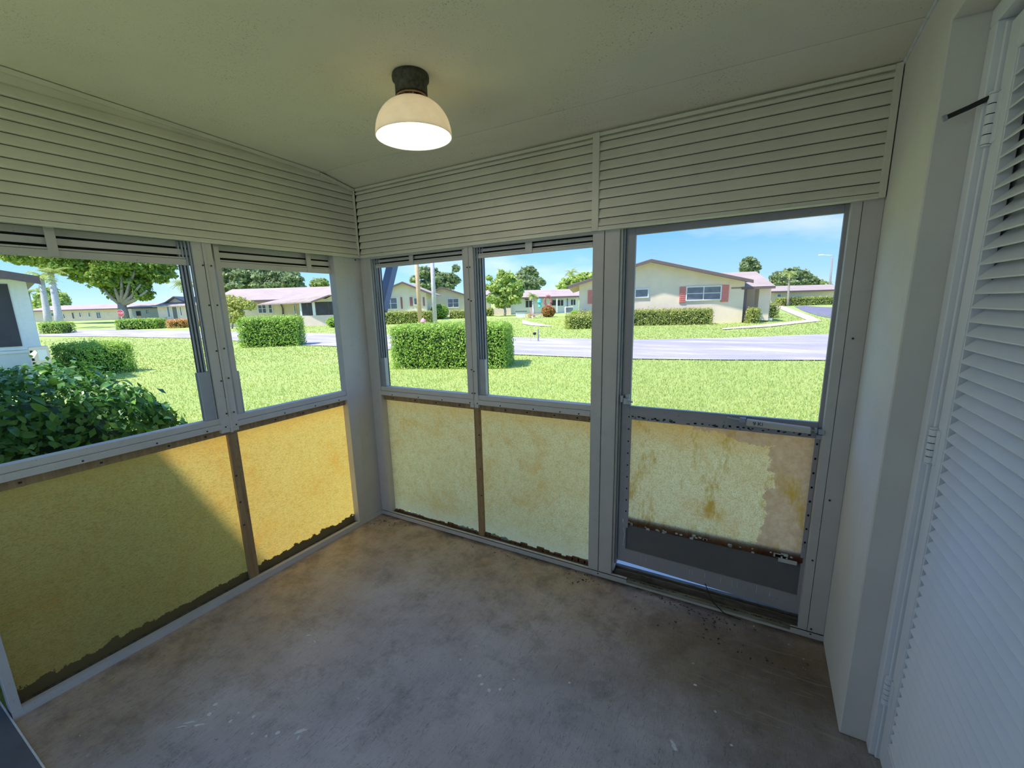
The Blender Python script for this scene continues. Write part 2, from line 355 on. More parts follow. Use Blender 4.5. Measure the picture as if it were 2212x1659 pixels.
def empty(name, loc=(0, 0, 0), rz=0.0, parent=None):
    o = bpy.data.objects.new(name, None); COL.objects.link(o); o.location = loc; o.rotation_euler = (0, 0, rz); o.empty_display_size = 0.1
    if parent is not None: o.parent = parent
    return o
def tag(o, label, cat, group=None):
    o['label'] = label; o['category'] = cat
    if group: o['group'] = group
    return o
def struct(o, label=None):
    o['kind'] = 'structure'
    if label: o['label'] = label
    return o
def dup(o, parent=None, loc=None):
    c = o.copy(); COL.objects.link(c)
    if parent is not None: c.parent = parent
    if loc is not None: c.location = loc
    return c
# point seen on the inner wall plane -> the same point on a plane set d further out
def FX(x, d): return CAM[0]+(x-CAM[0])*(1+d/2.4082)
def FZ(z, d): return CAM[2]+(z-CAM[2])*(1+d/2.4082)
def LY(y, d): return CAM[1]+(y-CAM[1])*(1+d/2.6083)
def LZ(z, d): return CAM[2]+(z-CAM[2])*(1+d/2.6083)

# ================================================================== ROOM SHELL
W = 2.998; Y0 = -2.15; HB = 2.05; CT = 2.523
fl = box('floor', M['floor'], -0.07, 3.12, -3.4, 0.09, -0.2, 0.0); struct(fl, 'worn stained concrete porch floor')
# ceiling: two boards meeting at a seam, the front one sloping down to the louvers
ce = empty('ceiling'); struct(ce, 'off-white speckled porch ceiling with one long seam')
def cz(x, y): 
    zs = 2.577-(x/3.0)*0.028
    return zs+(2.524-zs)*((y+0.275)/0.275) if y > -0.275 else zs+(-0.275-y)*0.034
def cboard(y0, y1, gap):
    m = MB(); xs = (-0.06, 3.13)
    lo = [(x, y, cz(x, y)) for y in (y0, y1) for x in xs]; hi = [(p[0], p[1], 2.80) for p in lo]
    m.v = lo+hi; m.f = [(0, 1, 3, 2), (4, 6, 7, 5), (0, 4, 5, 1), (2, 3, 7, 6), (0, 2, 6, 4), (1, 5, 7, 3)]; return m
cboard(-3.4, -0.2775, 0).build('ceiling_board', M['ceiling'], ce)
cboard(-0.2735, 0.06, 0).build('ceiling_board', M['ceiling'], ce)
box('seam_shadow', M['black'], -0.05, 3.1, -0.279, -0.272, 2.60, 2.70, ce)
# roof over the porch with its overhang
box('trim_1', M['fascia'], -0.68, 3.4, -4.6, 0.34, 2.80, 2.88); struct(bpy.data.objects['trim_1'], 'porch roof deck and eave')

# right wall block with the closet recess
wr = empty('wall_right'); struct(wr, 'rough white painted masonry wall beside the louver door')
m = MB(); m.box(W, 3.30, -0.543, 0.09, 0, 2.62); m.build('wall_block', M['wall'], wr, 0.004)
box('wall_head', M['wall'], W, 3.30, -2.40, -0.5435, 2.412, 2.70, wr, 0.003)
box('wall_block', M['wall'], W, 3.30, -2.40, -1.80, 0, 2.411, wr, 0.003)
box('recess_back', M['wall'], 3.30, 3.34, -1.81, -0.5, 0, 2.5, wr)
cb = MB(); cb.tube([(W-0.001, 0.0, cz(W, 0)-0.004), (W-0.001, -0.275, cz(W, -0.275)-0.004), (W-0.001, -2.3, cz(W, -2.3)-0.004)], 0.007, 6); cb.build('caulk_bead', M['paint_drip'], wr)
# wall of the house behind, which runs on to the left outside the porch; the camera stands in its doorway
wb_ = empty('wall_back'); struct(wb_, 'house wall behind the porch, running on to the left, plus unseen walls added to block light')
box('wall_block', M['wall'], -7.0, -0.02, -2.60, -2.34, -0.2, 2.80, wb_)
box('wall_block', M['wall'], -0.30, -0.02, -4.4, -2.601, -0.2, 1.12, wb_)  # low wall added out of view to keep the sun off the floor
box('eave', M['fascia'], -7.6, -0.682, -3.4, -2.34, 2.72, 2.84, wb_)
box('wall_block', M['wall'], 1.3, 3.4, -3.6, -3.402, -0.2, 2.80, wb_)  # unseen rear wall added to cut the light from behind
st_ = box('trim_5', M['step'], -0.57, 3.0, -3.4, -2.158, 0.0005, 0.012); struct(st_, 'dark grey painted slab edge at the lower left corner')
box('edge_line', M['paint_drip'], -0.30, 3.0, -0.006, 0.0, 0.0, 0.012).parent = st_
bpy.data.objects['edge_line'].location = (0, -2.152, 0.0005)

# ================================================================== LEFT WALL
wl = empty('wall_left'); struct(wl, 'aluminium screen wall on the left with amber fibreglass below')
fr = M['frame']
box('corner_post', fr, -0.06, 0.0, -0.242, -0.150, 0.028, HB+0.5, wl, 0.0015)
box('corner_post', fr, -0.06, -0.005, -0.149, 0.06, 0.0, HB+0.5, wl, 0.0015)
box('post_cap', fr, -0.03, -0.002, -0.148, -0.004, 2.015, 2.052, wl, 0.001)
box('end_post', fr, -0.06, 0.0, Y0, -2.118, 0.03, HB+0.5, wl, 0.0015)
mu = MB(); mu.box(-0.05, 0.0, -1.144, -1.096, 1.0, 2.05); mu.build('mullion', fr, wl, 0.001)
mu = MB(); mu.box(-0.05, 0.0, -1.080, -1.046, 1.0, 2.05); mu.build('mullion', fr, wl, 0.001)
box('mullion_cover', fr, -0.05, 0.004, -1.0945, -1.0815, 0.995, 2.05, wl, 0.001)
mr = box('mullion_crack', M['black'], -0.02, 0.0006, -1.0962, -1.0942, 1.2, 1.95, wl)
for y0, y1 in ((-2.118, -1.086), (-1.084, -0.242)):
    box('sill_rail', fr, -0.055, 0.002, y0, y1, 1.022, 1.0545, wl, 0.0015)
    box('sill_rail', fr, -0.060, -0.006, y0, y1, 1.0555, 1.088, wl, 0.0015)
box('sill_rail', fr, -0.055, 0.001, -1.14, -1.05, 1.02, 1.09, wl, 0.001)
box('batten', M['wood'], -0.052, -0.028, -2.118, -0.242, LZ(0.987, .028), 1.0215, wl, 0.0015)
box('batten', M['wood'], -0.051, -0.0285, LY(-1.116, .028), LY(-1.059, .028), 0.02, LZ(.987, .028), wl, 0.0015)
def sheet(name, mat, parent, axis, c, a0, a1, zbot, ztop, n=60):
    """thin fibreglass sheet with a ragged foot; zbot(t) gives its lower edge"""
    m = MB(); t = 0.0
    for i in range(n+1):
        a = a0+(a1-a0)*i/n; zb = zbot(i/n)
        for z in (zb, ztop): m.v.append((c, a, z) if axis == 'y' else (a, c, z))
    m.f = [(2*i, 2*i+2, 2*i+3, 2*i+1) for i in range(n)]
    return m.build(name, mat, parent)
jag = lambda amp: (lambda t, r=random.Random(3): amp*r.random())
sheet('fibreglass_panel', M['fg_left'], wl, 'y', -0.056, -2.12, -1.085, lambda t: 0.03, 1.0)
sheet('fibreglass_panel', M['fg_left'], wl, 'y', -0.0562, -1.085, -0.20, lambda t: 0.03, 1.0)
box('sole_plate', M['rotten'], -0.08, -0.003, Y0, 0.0, 0.0, 0.033, wl)
box('ledge_paint', fr, -0.030, -0.002, Y0+.03, -0.25, 0.0331, 0.0345, wl)
# window units: stacked vinyl sashes at the top, multi-groove side tracks
def side_track(name, parent, axis, c0, sgn, z0, z1, depth0=0.012, n=4):
    o = MB()
    for i in range(n):
        a = c0+sgn*(0.004+i*0.012); d0 = depth0+i*0.011
        if axis == 'y': o.box(-d0-0.010, -d0, min(a, a+sgn*0.007), max(a, a+sgn*0.007), z0, z1)
        else: o.box(min(a, a+sgn*0.007), max(a, a+sgn*0.007), d0, d0+0.010, z0, z1)
    if axis == 'y': box('track_back', M['kick'], -depth0-0.050, -depth0-0.047, min(c0, c0+sgn*.05), max(c0, c0+sgn*.05), z0, z1, parent)
    else: box('track_back', M['kick'], min(c0, c0+sgn*.05), max(c0, c0+sgn*.05), depth0+.047, depth0+.050, z0, z1, parent)
    return o.build(name, M['alu'], parent, 0.0008)
def left_window(idx, y0, y1, ym, yw, tracks, lab):
    wnd = empty('window_%d' % idx); struct(wnd, lab)
    for z0, z1, d in ((1.925, 1.956, .030), (1.9575, 1.966, .033), (1.977, 2.005, .042), (2.015, 2.045, .054)):
        box('sash_rail', M['frame'], -d-0.008, -d, LY(y0, d), LY(y1, d), LZ(z0, d), LZ(z1, d), wnd, 0.001)
    box('gap_shade', M['black'], -0.066, -0.063, LY(y0, .063), LY(y1, .063), LZ(1.94, .063), 2.09, wnd)  # black strip painting the shade between the stacked sash rails
    box('vinyl_film', M['vinyl'], -0.075, -0.066, y0-0.1, y1+0.02, 1.97, 2.10, wnd)
    box('sash_stile', M['frame'], -0.034, -0.026, LY(ym, .03), LY(yw, .03), LZ(1.929, .03), 2.07, wnd, 0.001)
    for c0, s, z0, z1 in tracks: side_track('side_track', wnd, 'y', c0, s, z0, z1)
    return wnd
w1 = left_window(1, -2.12, -1.144, -1.706, -1.673, [(-1.144, -1, 1.088, 2.05)], 'open window opening left of the mullion, sashes stacked at its top')
box('track_clip', M['alu'], -0.045, -0.014, -1.212, -1.146, 1.088, 1.36, w1, 0.002)
w2 = left_window(2, -1.046, -0.242, -0.462, -0.428, [], 'open window opening between the mullion and the corner post')
box('jamb_channel', M['frame'], -0.05, -0.024, LY(-1.040, .03), LY(-1.012, .03), 1.088, 2.05, w2, 0.001)
box('track_clip', M['alu'], -0.06, -0.03, LY(-1.012, .03), LY(-0.998, .03), 1.088, 1.34, w2, 0.001)
# louvered header
def slat_prof(z0, z1, face, back): return [(back, z0+0.0025), (face, z0+0.0025), (face*1.02, z0+0.007), (face*0.92, z0+0.016), (face*0.40, z1-0.0005), (back, z1-0.0005)]
SL = [2.068, 2.108, 2.155, 2.2035, 2.2505, 2.2935, 2.340, 2.387, 2.4345, 2.478, 2.504]
hd = empty('louver_header', parent=wl)
SLL = [2.068, 2.110, 2.157, 2.204, 2.250, 2.2925, 2.3405, 2.386, 2.434, 2.476, 2.520, 2.566, 2.61]
for i in range(len(SLL)-1):
    yend = -0.030
    if SLL[i+1] > 2.50: yend = {10: -0.10, 11: -0.30}.get(i+1, -0.30) if i+1 < 12 else -0.33
    if i == 9: yend = -0.035
    if i == 10: yend = -0.17
    if i == 11: yend = -0.305
    z1 = min(SLL[i+1], 2.60)
    if i == 11:
        pr = MB(); 
        for y_, zt in ((Y0, 2.63), (yend, 2.572)):
            pr.v += [(0.0, y_, SLL[i]), (0.022, y_, SLL[i]), (0.012, y_, zt), (0.0, y_, zt)]
        pr.f = [(0, 1, 2, 3), (7, 6, 5, 4), (0, 4, 5, 1), (1, 5, 6, 2), (2, 6, 7, 3), (3, 7, 4, 0)]
        pr.build('slat', M['slat'], hd)
    else:
        MB().prism(slat_prof(SLL[i], z1, 0.022, 0.0), 'y', Y0, yend).build('slat', M['slat'], hd)
box('bottom_rail', M['slat'], 0.0, 0.026, Y0, -0.028, 2.050, 2.0675, hd, 0.0015)
box('bottom_lip', M['lip'], -0.006, 0.031, Y0, -0.028, 2.0475, 2.0505, hd)
box('backing', M['slat'], -0.06, -0.001, Y0, 0.06, 2.10, 2.66, hd)
box('gap_shade', M['black'], -0.001, 0.006, Y0, -0.20, 2.07, 2.58, hd); box('gap_shade', M['black'], -0.001, 0.006, -0.20, -0.03, 2.07, 2.50, hd)  # black strips that draw the shade in the gaps between slats
cp = MB()
for a, b in (((Y0, cz(0, Y0)-0.004), (-0.305, cz(0, -0.305)-0.004)), ((-0.300, cz(0, -0.29)-0.008), (-0.028, 2.522))):
    b0 = len(cp.v)
    for y_, z_ in (a, b): cp.v += [(0.0, y_, z_-0.020), (0.027, y_, z_-0.020), (0.027, y_, z_), (0.0, y_, z_)]
    cp.f += [tuple(b0+i for i in q) for q in ((0, 1, 2, 3), (7, 6, 5, 4), (0, 4, 5, 1), (1, 5, 6, 2), (2, 6, 7, 3), (3, 7, 4, 0))]
cp.build('top_cap', M['slat'], hd)
box('corner_strip', M['slat'], 0.0, 0.030, -0.030, 0.0, 2.048, 2.522, hd, 0.0015)

# ================================================================== FRONT WALL
wf = empty('wall_front'); struct(wf, 'aluminium screen wall facing the street with pale fibreglass below')
box('corner_post', fr, -0.004, 0.070, 0.002, 0.06, 0.0, HB+0.5, wf, 0.0015)
box('corner_post', fr, 0.071, 0.100, 0.0, 0.06, 0.0, HB+0.5, wf, 0.0015)
box('center_post', fr, 1.790, 1.8525, 0.0, 0.06, 0.028, HB+0.5, wf, 0.0015)
box('center_post', fr, 1.8565, 1.936, 0.0, 0.06, 0.028, HB+0.5, wf, 0.0015)
box('post_groove', M['black'], 1.852, 1.857, 0.008, 0.055, 0.03, 2.05, wf)
box('door_post', fr, 2.892, 2.9285, 0.0, 0.06, 0.028, HB+0.5, wf, 0.0015)
box('door_post', fr, 2.9305, 2.9975, 0.0, 0.06, 0.028, HB+0.5, wf, 0.0015)
box('mullion', fr, 0.9400, 0.9705, 0.0, 0.05, 1.0, 2.05, wf, 0.001)
box('mullion', fr, 0.9735, 1.0060, 0.0, 0.05, 1.0, 2.05, wf, 0.001)
box('mullion_crack', M['black'], 0.9700, 0.9740, 0.004, 0.04, 1.0, 2.05, wf)
for x0, x1 in ((0.100, 0.9715), (0.9725, 1.790)):
    box('sill_rail', fr, x0, x1, -0.002, 0.055, 1.022, 1.0545, wf, 0.0015)
    box('sill_rail', fr, x0, x1, 0.006, 0.060, 1.0555, 1.088, wf, 0.0015)
box('batten', M['wood'], 0.100, 1.790, 0.028, 0.052, FZ(0.987, .028), 1.0215, wf, 0.0015)
box('batten', M['wood'], FX(0.966, .028), FX(1.012, .028), 0.0285, 0.051, 0.02, FZ(.987, .028), wf, 0.0015)
sheet('fibreglass_panel', M['fg_front'], wf, 'x', 0.056, 0.05, 0.985, lambda t: 0.028+0.022*random.random()+0.012*math.sin(9*t), 1.0)
sheet('fibreglass_panel', M['fg_front'], wf, 'x', 0.0562, 0.985, 1.83, lambda t: 0.028+0.022*random.random()+0.012*math.sin(7*t+1), 1.0)
box('sole_plate', M['rotten'], 0.0, 1.94, 0.003, 0.08, 0.0, 0.030, wf)
wc = MB()   # ragged dark crust along the foot of the panels
for i in range(40):
    x = 0.1+1.69*i/40; wc.box(x, x+0.05, 0.044, 0.056, 0.02, 0.036+0.020*random.random())
wc.build('crust', M['rust'], wf, kind='stuff')
def front_window(idx, x0, x1, xm, xw, tracks, lab):
    wnd = empty('window_%d' % idx); struct(wnd, lab)
    for z0, z1, d in ((1.968, 1.987, .030), (1.9885, 1.996, .033), (2.006, 2.024, .046)):
        box('sash_rail', M['frame'], FX(x0, d), FX(x1, d), d, d+0.008, FZ(z0, d), FZ(z1, d), wnd, 0.001)
    box('gap_shade', M['black'], FX(x0, .056), FX(x1, .056), 0.056, 0.059, FZ(1.98, .056), 2.09, wnd)  # shade in the sash gaps, put in as a black strip
    box('vinyl_film', M['vinyl'], x0-0.02, x1, 0.066, 0.075, 1.985, 2.10, wnd)
    box('head_rail', M['frame'], x0, x1, 0.004, 0.030, 2.036, 2.052, wnd, 0.001)
    box('sash_stile', M['frame'], FX(xm, .026), FX(xw, .026), 0.024, 0.030, FZ(1.971, .026), 2.08, wnd, 0.001)
    for c0, s, z0, z1 in tracks: side_track('side_track', wnd, 'x', c0, s, z0, z1)
    return wnd
w3 = front_window(3, 0.100, 0.940, 0.480, 0.515, [(0.100, 1, 1.088, 2.05)], 'open front window opening beside the corner post')
box('track_clip', M['alu'], 0.104, 0.150, 0.016, 0.048, 1.088, 1.31, w3, 0.002)
w4 = front_window(4, 1.006, 1.790, 1.380, 1.425, [(1.006, 1, 1.088, 2.05)], 'open front window opening beside the door post')
box('track_clip', M['alu'], 1.010, 1.060, 0.016, 0.048, 1.088, 1.33, w4, 0.002)
box('jamb_channel', M['frame'], 0.917, 0.936, 0.012, 0.045, 1.088, 2.05, w3, 0.001)
for name_, xa, xb in (('louver_header', 0.030, 1.790), ('louver_header', 1.826, 2.972)):
    h = empty(name_, parent=wf)
    for i in range(10):
        MB().prism(slat_prof(SL[i], SL[i+1], -0.020, 0.0), 'x', xa, xb).build('slat', M['slat'], h)
    box('gap_shade', M['black'], xa, xb, -0.006, 0.001, 2.07, 2.51, h)  # black sheet standing for the shade under each front slat
    box('bottom_rail', M['slat'], xa, xb, -0.024, 0.0, 2.050, 2.0675, h, 0.0015)
    box('bottom_lip', M['lip'], xa, xb, -0.030, 0.008, 2.0475, 2.0505, h)
    box('top_cap', M['slat'], xa, xb, -0.022, 0.0, 2.5045, 2.5215, h, 0.001)
    for s0, s1 in ((xa-0.022 if xa > 1 else xa-0.001, xa), (xb, xb+0.016 if xb < 2 else xb+0.022)):
        box('side_rail', M['slat'], s0, s1, -0.025, 0.0, 2.048, 2.5225, h, 0.001)
box('backing', M['slat'], -0.06, 3.0, 0.001, 0.06, 2.10, 2.66, wf)
box('joint_shadow', M['black'], 1.8045, 1.8062, -0.018, 0.0, 2.05, 2.522, wf)
# screws, one joined part per wall
def screws(parent, pts, axis, r=0.0045):
    o = MB()
    for a, z in pts:
        b = len(o.v); n = 8
        for k in range(n):
            t = 2*math.pi*k/n; da, dz = r*math.cos(t), r*math.sin(t)
            o.v.append((0.004, a+da, z+dz) if axis == 'y' else (a+da, -0.004, z+dz))
        o.v.append((0.0060, a, z) if axis == 'y' else (a, -0.0060, z)); o.f += [(b+k, b+(k+1) % n, b+n) for k in range(n)]
        for k in range(n):
            t = 2*math.pi*k/n; da, dz = r*math.cos(t), r*math.sin(t)
            o.v.append((-0.010, a+da, z+dz) if axis == 'y' else (a+da, 0.010, z+dz))
        b2 = b+n+1; o.f += [(b+k, b+(k+1) % n, b2+(k+1) % n, b2+k) for k in range(n)]
    return o.build('screws', M['screw'], parent, kind='stuff')
sl = [(-1.104, z) for z in (1.11, 1.30, 1.47, 1.72, 1.93)]+[(-1.062, z) for z in (1.11, 1.31, 1.48, 1.72, 1.93)]
sl += [(y, 1.034) for y in (-1.75, -1.46, -1.22, -1.12, -1.06, -0.75, -0.52, -0.32)]+[(-0.045, 2.035)]
screws(wl, sl, 'y')
scw = MB()
screws(wf, [(0.962, z) for z in (1.10, 1.26, 1.72, 1.92)]+[(0.983, z) for z in (1.10, 1.25, 1.71, 1.92)]+[(x, 1.032) for x in (0.22, 0.48, 0.70, 0.94, 1.0, 1.18, 1.42, 1.60, 1.72)]+[(2.915, 0.42), (2.945, 0.05), (2.945, 0.022), (2.955, 1.49), (2.95, 0.74), (1.855, 0.018)], 'x')
def bscrews(parent, pts, axis):
    o = MB()
    for a, z in pts:
        t = 0.0055
        if axis == 'y': o.box(-0.0305, -0.025, a-t, a+t, z-t*0.7, z+t*0.7)
        else: o.box(a-t, a+t, 0.0245, 0.030, z-t*0.7, z+t*0.7)
    o.build('batten_screws', M['screw'], parent, 0.001, kind='stuff')
bscrews(wl, [(y, 0.998) for y in (-1.95, -1.68, -1.40, -1.22, -1.09, -0.80, -0.60, -0.40, -0.30)]+[(-1.09, z) for z in (0.72, 0.55, 0.40)], 'y')
bscrews(wf, [(x, 0.998) for x in (0.20, 0.42, 0.62, 0.83, 0.99, 1.20, 1.36, 1.55, 1.70, 1.78)]+[(0.985, z) for z in (0.80, 0.55, 0.35)], 'x')
# aluminium floor angles
bl = MB(); bl.box(0.0, 0.003, Y0, 0.0, 0.0, 0.036); bl.box(-0.012, 0.003, Y0, 0.0, 0.0355, 0.038)
bl = bl.build('baseboard_left', fr, None); struct(bl, 'white aluminium floor angle along the left screen')
bf = MB(); bf.box(0.003, 2.03, -0.003, 0.0, 0.0, 0.034); bf.box(0.003, 2.03, -0.003, 0.02, 0.031, 0.034)
bf.box(2.86, 2.997, -0.003, 0.0, 0.0, 0.034); bf.box(2.86, 2.997, -0.003, 0.01, 0.031, 0.034)
bf.box(2.03, 2.86, -0.003, 0.0, 0.0, 0.012)
bf = bf.build('baseboard_front', fr, None); struct(bf, 'white aluminium floor angle along the front screen')

# ================================================================== SCREEN DOOR (front, right)
d1 = empty('door_1', (1.94, 0.045, 0.0)); struct(d1, 'grey aluminium screen door with stained fibreglass lower panel')
def dpart(name, mat, x0, x1, y0, y1, z0, z1, bevel=0.0015, parent=None, **kw):
    o = box(name, mat, x0-1.94, x1-1.94, y0-0.045, y1-0.045, z0, z1, d1 if parent is None else parent, bevel, **kw); return o
DM = M['door_metal']
XL, XR = FX(2.018, .045), FX(2.872, .045)
dpart('jamb', fr, 1.937, 1.948, 0.012, 0.075, 0.06, 2.06); dpart('jamb', fr, 2.905, 2.93, 0.03, 0.075, 0.06, 2.06)
dpart('jamb', fr, 1.937, 2.93, 0.014, 0.075, 2.053, 2.075)
dpart('jamb_stop', M['alu'], 1.949, 1.958, 0.030, 0.075, 0.1, 2.053)
dpart('stile', DM, 1.960, XL, 0.045, 0.070, 0.118, 2.052); dpart('stile', DM, XR, 2.903, 0.045, 0.070, 0.102, 2.052)
dpart('top_rail', DM, XL, XR, 0.046, 0.070, FZ(2.010, .045), 2.052)
dpart('mid_rail', DM, XL, XR, 0.042, 0.068, FZ(1.046, .045), FZ(1.105, .045))
dpart('mid_rail_lip', M['alu'], XL, XR, 0.038, 0.060, FZ(1.103, .045), FZ(1.108, .045))
kp = MB(); z_l, z_r = 0.1195, 0.083
b0 = [(XL-.04, 0.046, z_l), (XR+.02, 0.046, z_r), (XR+.02, 0.046, 0.182), (XL-.04, 0.046, 0.205)]
kp.v = [(x-1.94, y-0.045+dy, z) for dy in (0.0, 0.010) for x, y, z in b0]; kp.f = [(0, 1, 2, 3), (7, 6, 5, 4), (0, 4, 5, 1), (1, 5, 6, 2), (2, 6, 7, 3), (3, 7, 4, 0)]
kp.build('bottom_rail', DM, d1, 0.001)
dpart('kick_plate', M['kick'], XL-0.01, XR+0.01, 0.056, 0.064, 0.17, 0.42)
dpart('rust_line', M['rust'], XL-0.005, XR+0.005, 0.050, 0.056, 0.362, 0.392)
o = sheet('fibreglass_panel', M['fg_door'], None, 'x', 0.044, FX(2.006, .04), FX(2.878, .04), lambda t: FZ(0.395-0.012*t, .04)+0.006*random.random(), FZ(1.053, .04))
o.parent = d1; o.location = (-1.94, -0.045, 0.0)
dpart('panel_strip', DM, XL-0.02, XL+0.012, 0.040, 0.046, FZ(0.37, .04), FZ(1.058, .04), 0.001); dpart('panel_strip', DM, XR-0.006, XR+0.014, 0.040, 0.046, FZ(0.42, .04), FZ(1.05, .04), 0.001)
dpart('panel_strip', DM, XL-0.02, XR, 0.0395, 0.0445, FZ(1.030, .04), FZ(1.054, .04), 0.001)
fk = MB()
for i in range(34):
    x = XL+0.01+(XR-XL-0.05)*random.random(); z = 0.362+0.028*random.random(); s = 0.004+0.008*random.random()*(2.2 if x > 2.75 else 1)
    fk.box(x-1.94, x+s*1.6-1.94, -0.004, -0.001, z, z+s)
fk.box(2.78-1.94, 2.86-1.94, -0.005, -0.001, 0.352, 0.372); fk.build('paint_flakes', M['flake'], d1, kind='stuff')
mg = MB()
for i in range(60):
    x = XL+0.01+(XR-XL-0.03)*random.random(); z = FZ(1.036, .04)+0.012*random.random(); s = 0.003+0.004*random.random(); mg.box(x-1.94, x+s*1.8-1.94, -0.0075, -0.0052, z, z+s)
for i in range(9):
    z = 0.45+0.58*i/8; mg.box(XL-.006-1.94, XL+0.001-1.94, -0.0065, -0.004, z, z+0.008); mg.box(XR+.0-1.94, XR+.008-1.94, -0.0065, -0.004, z+.03, z+0.04)
mg.build('mildew_spots', M['black'], d1, kind='stuff')
dr = MB(); dr.tube([(XL-1.94-.018, -0.0012, 0.40), (XL-1.94-.012, -0.0012, 0.34), (XL-1.94-.006, -0.0012, 0.30), (XL-1.94-.012, -0.0012, 0.255), (XL-1.94-.014, -0.0012, 0.225)], [.006, .003, .0025, .0022, .003], 6)
for x in (2.10, 2.13, 2.37, 2.385, 2.45, 2.53, 2.585, 2.61, 2.70, 2.76): dr.tube([(x-1.94, 0.0008, 0.195-0.02*random.random()-.012*(x-2.0)), (x-1.94, 0.0006, 0.150-.012*(x-2.0))], 0.0011, 5)
dr.build('paint_drips', M['paint_drip'], d1, kind='stuff')
screen = MB().poly([(XL-1.94, 0.012, FZ(1.10, .045)), (XR-1.94, 0.012, FZ(1.10, .045)), (XR-1.94, 0.012, FZ(2.012, .045)), (XL-1.94, 0.012, FZ(2.012, .045))]); screen.build('insect_screen', M['screen'], d1)
lt = MB(); lt.box(1.957-1.94, 1.975-1.94, -0.030, 0.0, 1.118, 1.158); lt.box(1.985-1.94, 2.005-1.94, -0.022, 0.0, 1.105, 1.168); la = lt.build('latch', M['alu'], d1, 0.003)
lv = MB(); lv.box(1.978-1.94, 2.002-1.94, -0.040, -0.022, 1.112, 1.146); lv.tube([(1.992-1.94, -0.034, 1.131), (2.030-1.94, -0.037, 1.128)], [0.0065, 0.0055], 8); lv.build('lever', M['alu'], la, 0.002)
cl = MB()   # door closer: housing with mitred face, rods and end brackets
CA, CB_ = (2.585, 1.072), (2.848, 1.064)
q = [(CA[0]-1.94, -0.042, CA[1]-0.016), (CB_[0]-1.94, -0.052, CB_[1]-0.016), (CB_[0]-1.94, -0.052, CB_[1]+0.014), (CA[0]-1.94, -0.042, CA[1]+0.016)]
cl.v = q+[(x, y+0.030, z) for x, y, z in q]; cl.f = [(0, 1, 2, 3), (7, 6, 5, 4), (0, 4, 5, 1), (1, 5, 6, 2), (2, 6, 7, 3), (3, 7, 4, 0)]
clo = cl.build('closer', M['frame'], d1, 0.004)
rd = MB(); rd.tube([(2.500-1.94, -0.016, 1.085), (2.585-1.94, -0.028, 1.078)], 0.005, 8); rd.box(2.555-1.94, 2.583-1.94, -0.036, -0.006, 1.068, 1.092); rd.build('closer_bracket', M['alu'], clo, 0.002)
rd = MB(); rd.tube([(2.848-1.94, -0.036, 1.064), (2.902-1.94, -0.040, 1.066)], 0.004, 8); rd.box(2.862-1.94, 2.872-1.94, -0.046, -0.024, 1.055, 1.077); rd.box(2.876-1.94, 2.900-1.94, -0.050, -0.020, 1.050, 1.072); rd.box(2.872-1.94, 2.90-1.94, -0.044, -0.012, 1.026, 1.046); rd.build('closer_bracket', M['alu'], clo, 0.002)
def text_mesh(txt, size, mat, name, parent, mw, depth=0.0005):
    cu = bpy.data.curves.new(name, 'FONT'); cu.body = txt; cu.size = size; cu.extrude = depth; cu.align_x = 'CENTER'; cu.align_y = 'CENTER'
    t = bpy.data.objects.new('tmp_text', cu); COL.objects.link(t); bpy.context.view_layer.update()
    me = bpy.data.meshes.new_from_object(t.evaluated_get(bpy.context.evaluated_depsgraph_get())); bpy.data.objects.remove(t)
    me.materials.clear(); me.materials.append(mat); o = bpy.data.objects.new(name, me); COL.objects.link(o); o.parent = parent; o.matrix_local = mw; return o
text_mesh('9 KI', 0.026, M['screw'], 'handwriting', clo, Matrix.Translation((2.635-1.94, -0.0445, 1.071)) @ Matrix.Rotation(math.radians(90), 4, 'X'))
# threshold
th = MB(); th.box(1.94, 2.895, 0.0, 0.075, 0.0, 0.022); th.build('trim_2', M['threshold']); struct(bpy.data.objects['trim_2'], 'worn painted door threshold')
th = MB(); th.box(1.94, 2.895, 0.036, 0.078, 0.0225, 0.062); th.box(1.94, 2.895, 0.050, 0.078, 0.0625, 0.076); th.build('trim_3', M['rotten'], None, 0.002); struct(bpy.data.objects['trim_3'], 'dark stepped sill under the screen door')
tw = MB().tube([(2.455, 0.045, 0.115), (2.475, 0.02, 0.085), (2.50, -0.004, 0.05), (2.56, -0.022, 0.012), (2.64, -0.030, 0.005)], [.0022, .0028, .003, .003, .002], 6).build('twig', M['mulch']); tag(tw, 'thin dark bent twig lying across the door threshold', 'twig')
lf = MB()
for i in range(260):
    c = random.choice(((1.80, -0.07, .10), (2.52, -0.09, .13), (2.30, -0.04, .25), (2.6, -0.25, .30), (0.16, -0.10, .15), (1.2, -0.05, .4), (2.7, 0.015, .15), (2.2, 0.015, .2)))
    x = c[0]+random.gauss(0, c[2]*0.6); y = min(c[1]+random.gauss(0, 0.035), -0.012) if c[1] < 0 else 0.018; z = 0.0 if c[1] < 0 else 0.022
    if not 0.03 < x < 2.94: continue
    a = random.random()*6.3; s = 0.003+0.007*random.random(); dx, dy = s*math.cos(a), s*math.sin(a)
    lf.poly([(x-dx, y-dy, z+.001), (x+dy*.4, y-dx*.4, z+.003), (x+dx, y+dy, z+.0015), (x-dy*.4, y+dx*.4, z+.004)])
lf = lf.build('leaf_litter', M['mulch']); lf['kind'] = 'stuff'; tag(lf, 'crumbs of dark leaf litter swept against the front screen', 'litter')
ps = MB()
def splat(x, y, rx, ry, a, n=14, jit=0.3):
    pts = []
    for k in range(n):
        t = 2*math.pi*k/n; r = 1-jit*random.random(); u, v_ = rx*r*math.cos(t), ry*r*math.sin(t)
        pts.append((x+u*math.cos(a)-v_*math.sin(a), y+u*math.sin(a)+v_*math.cos(a), 0.0007))
    ps.poly(pts)
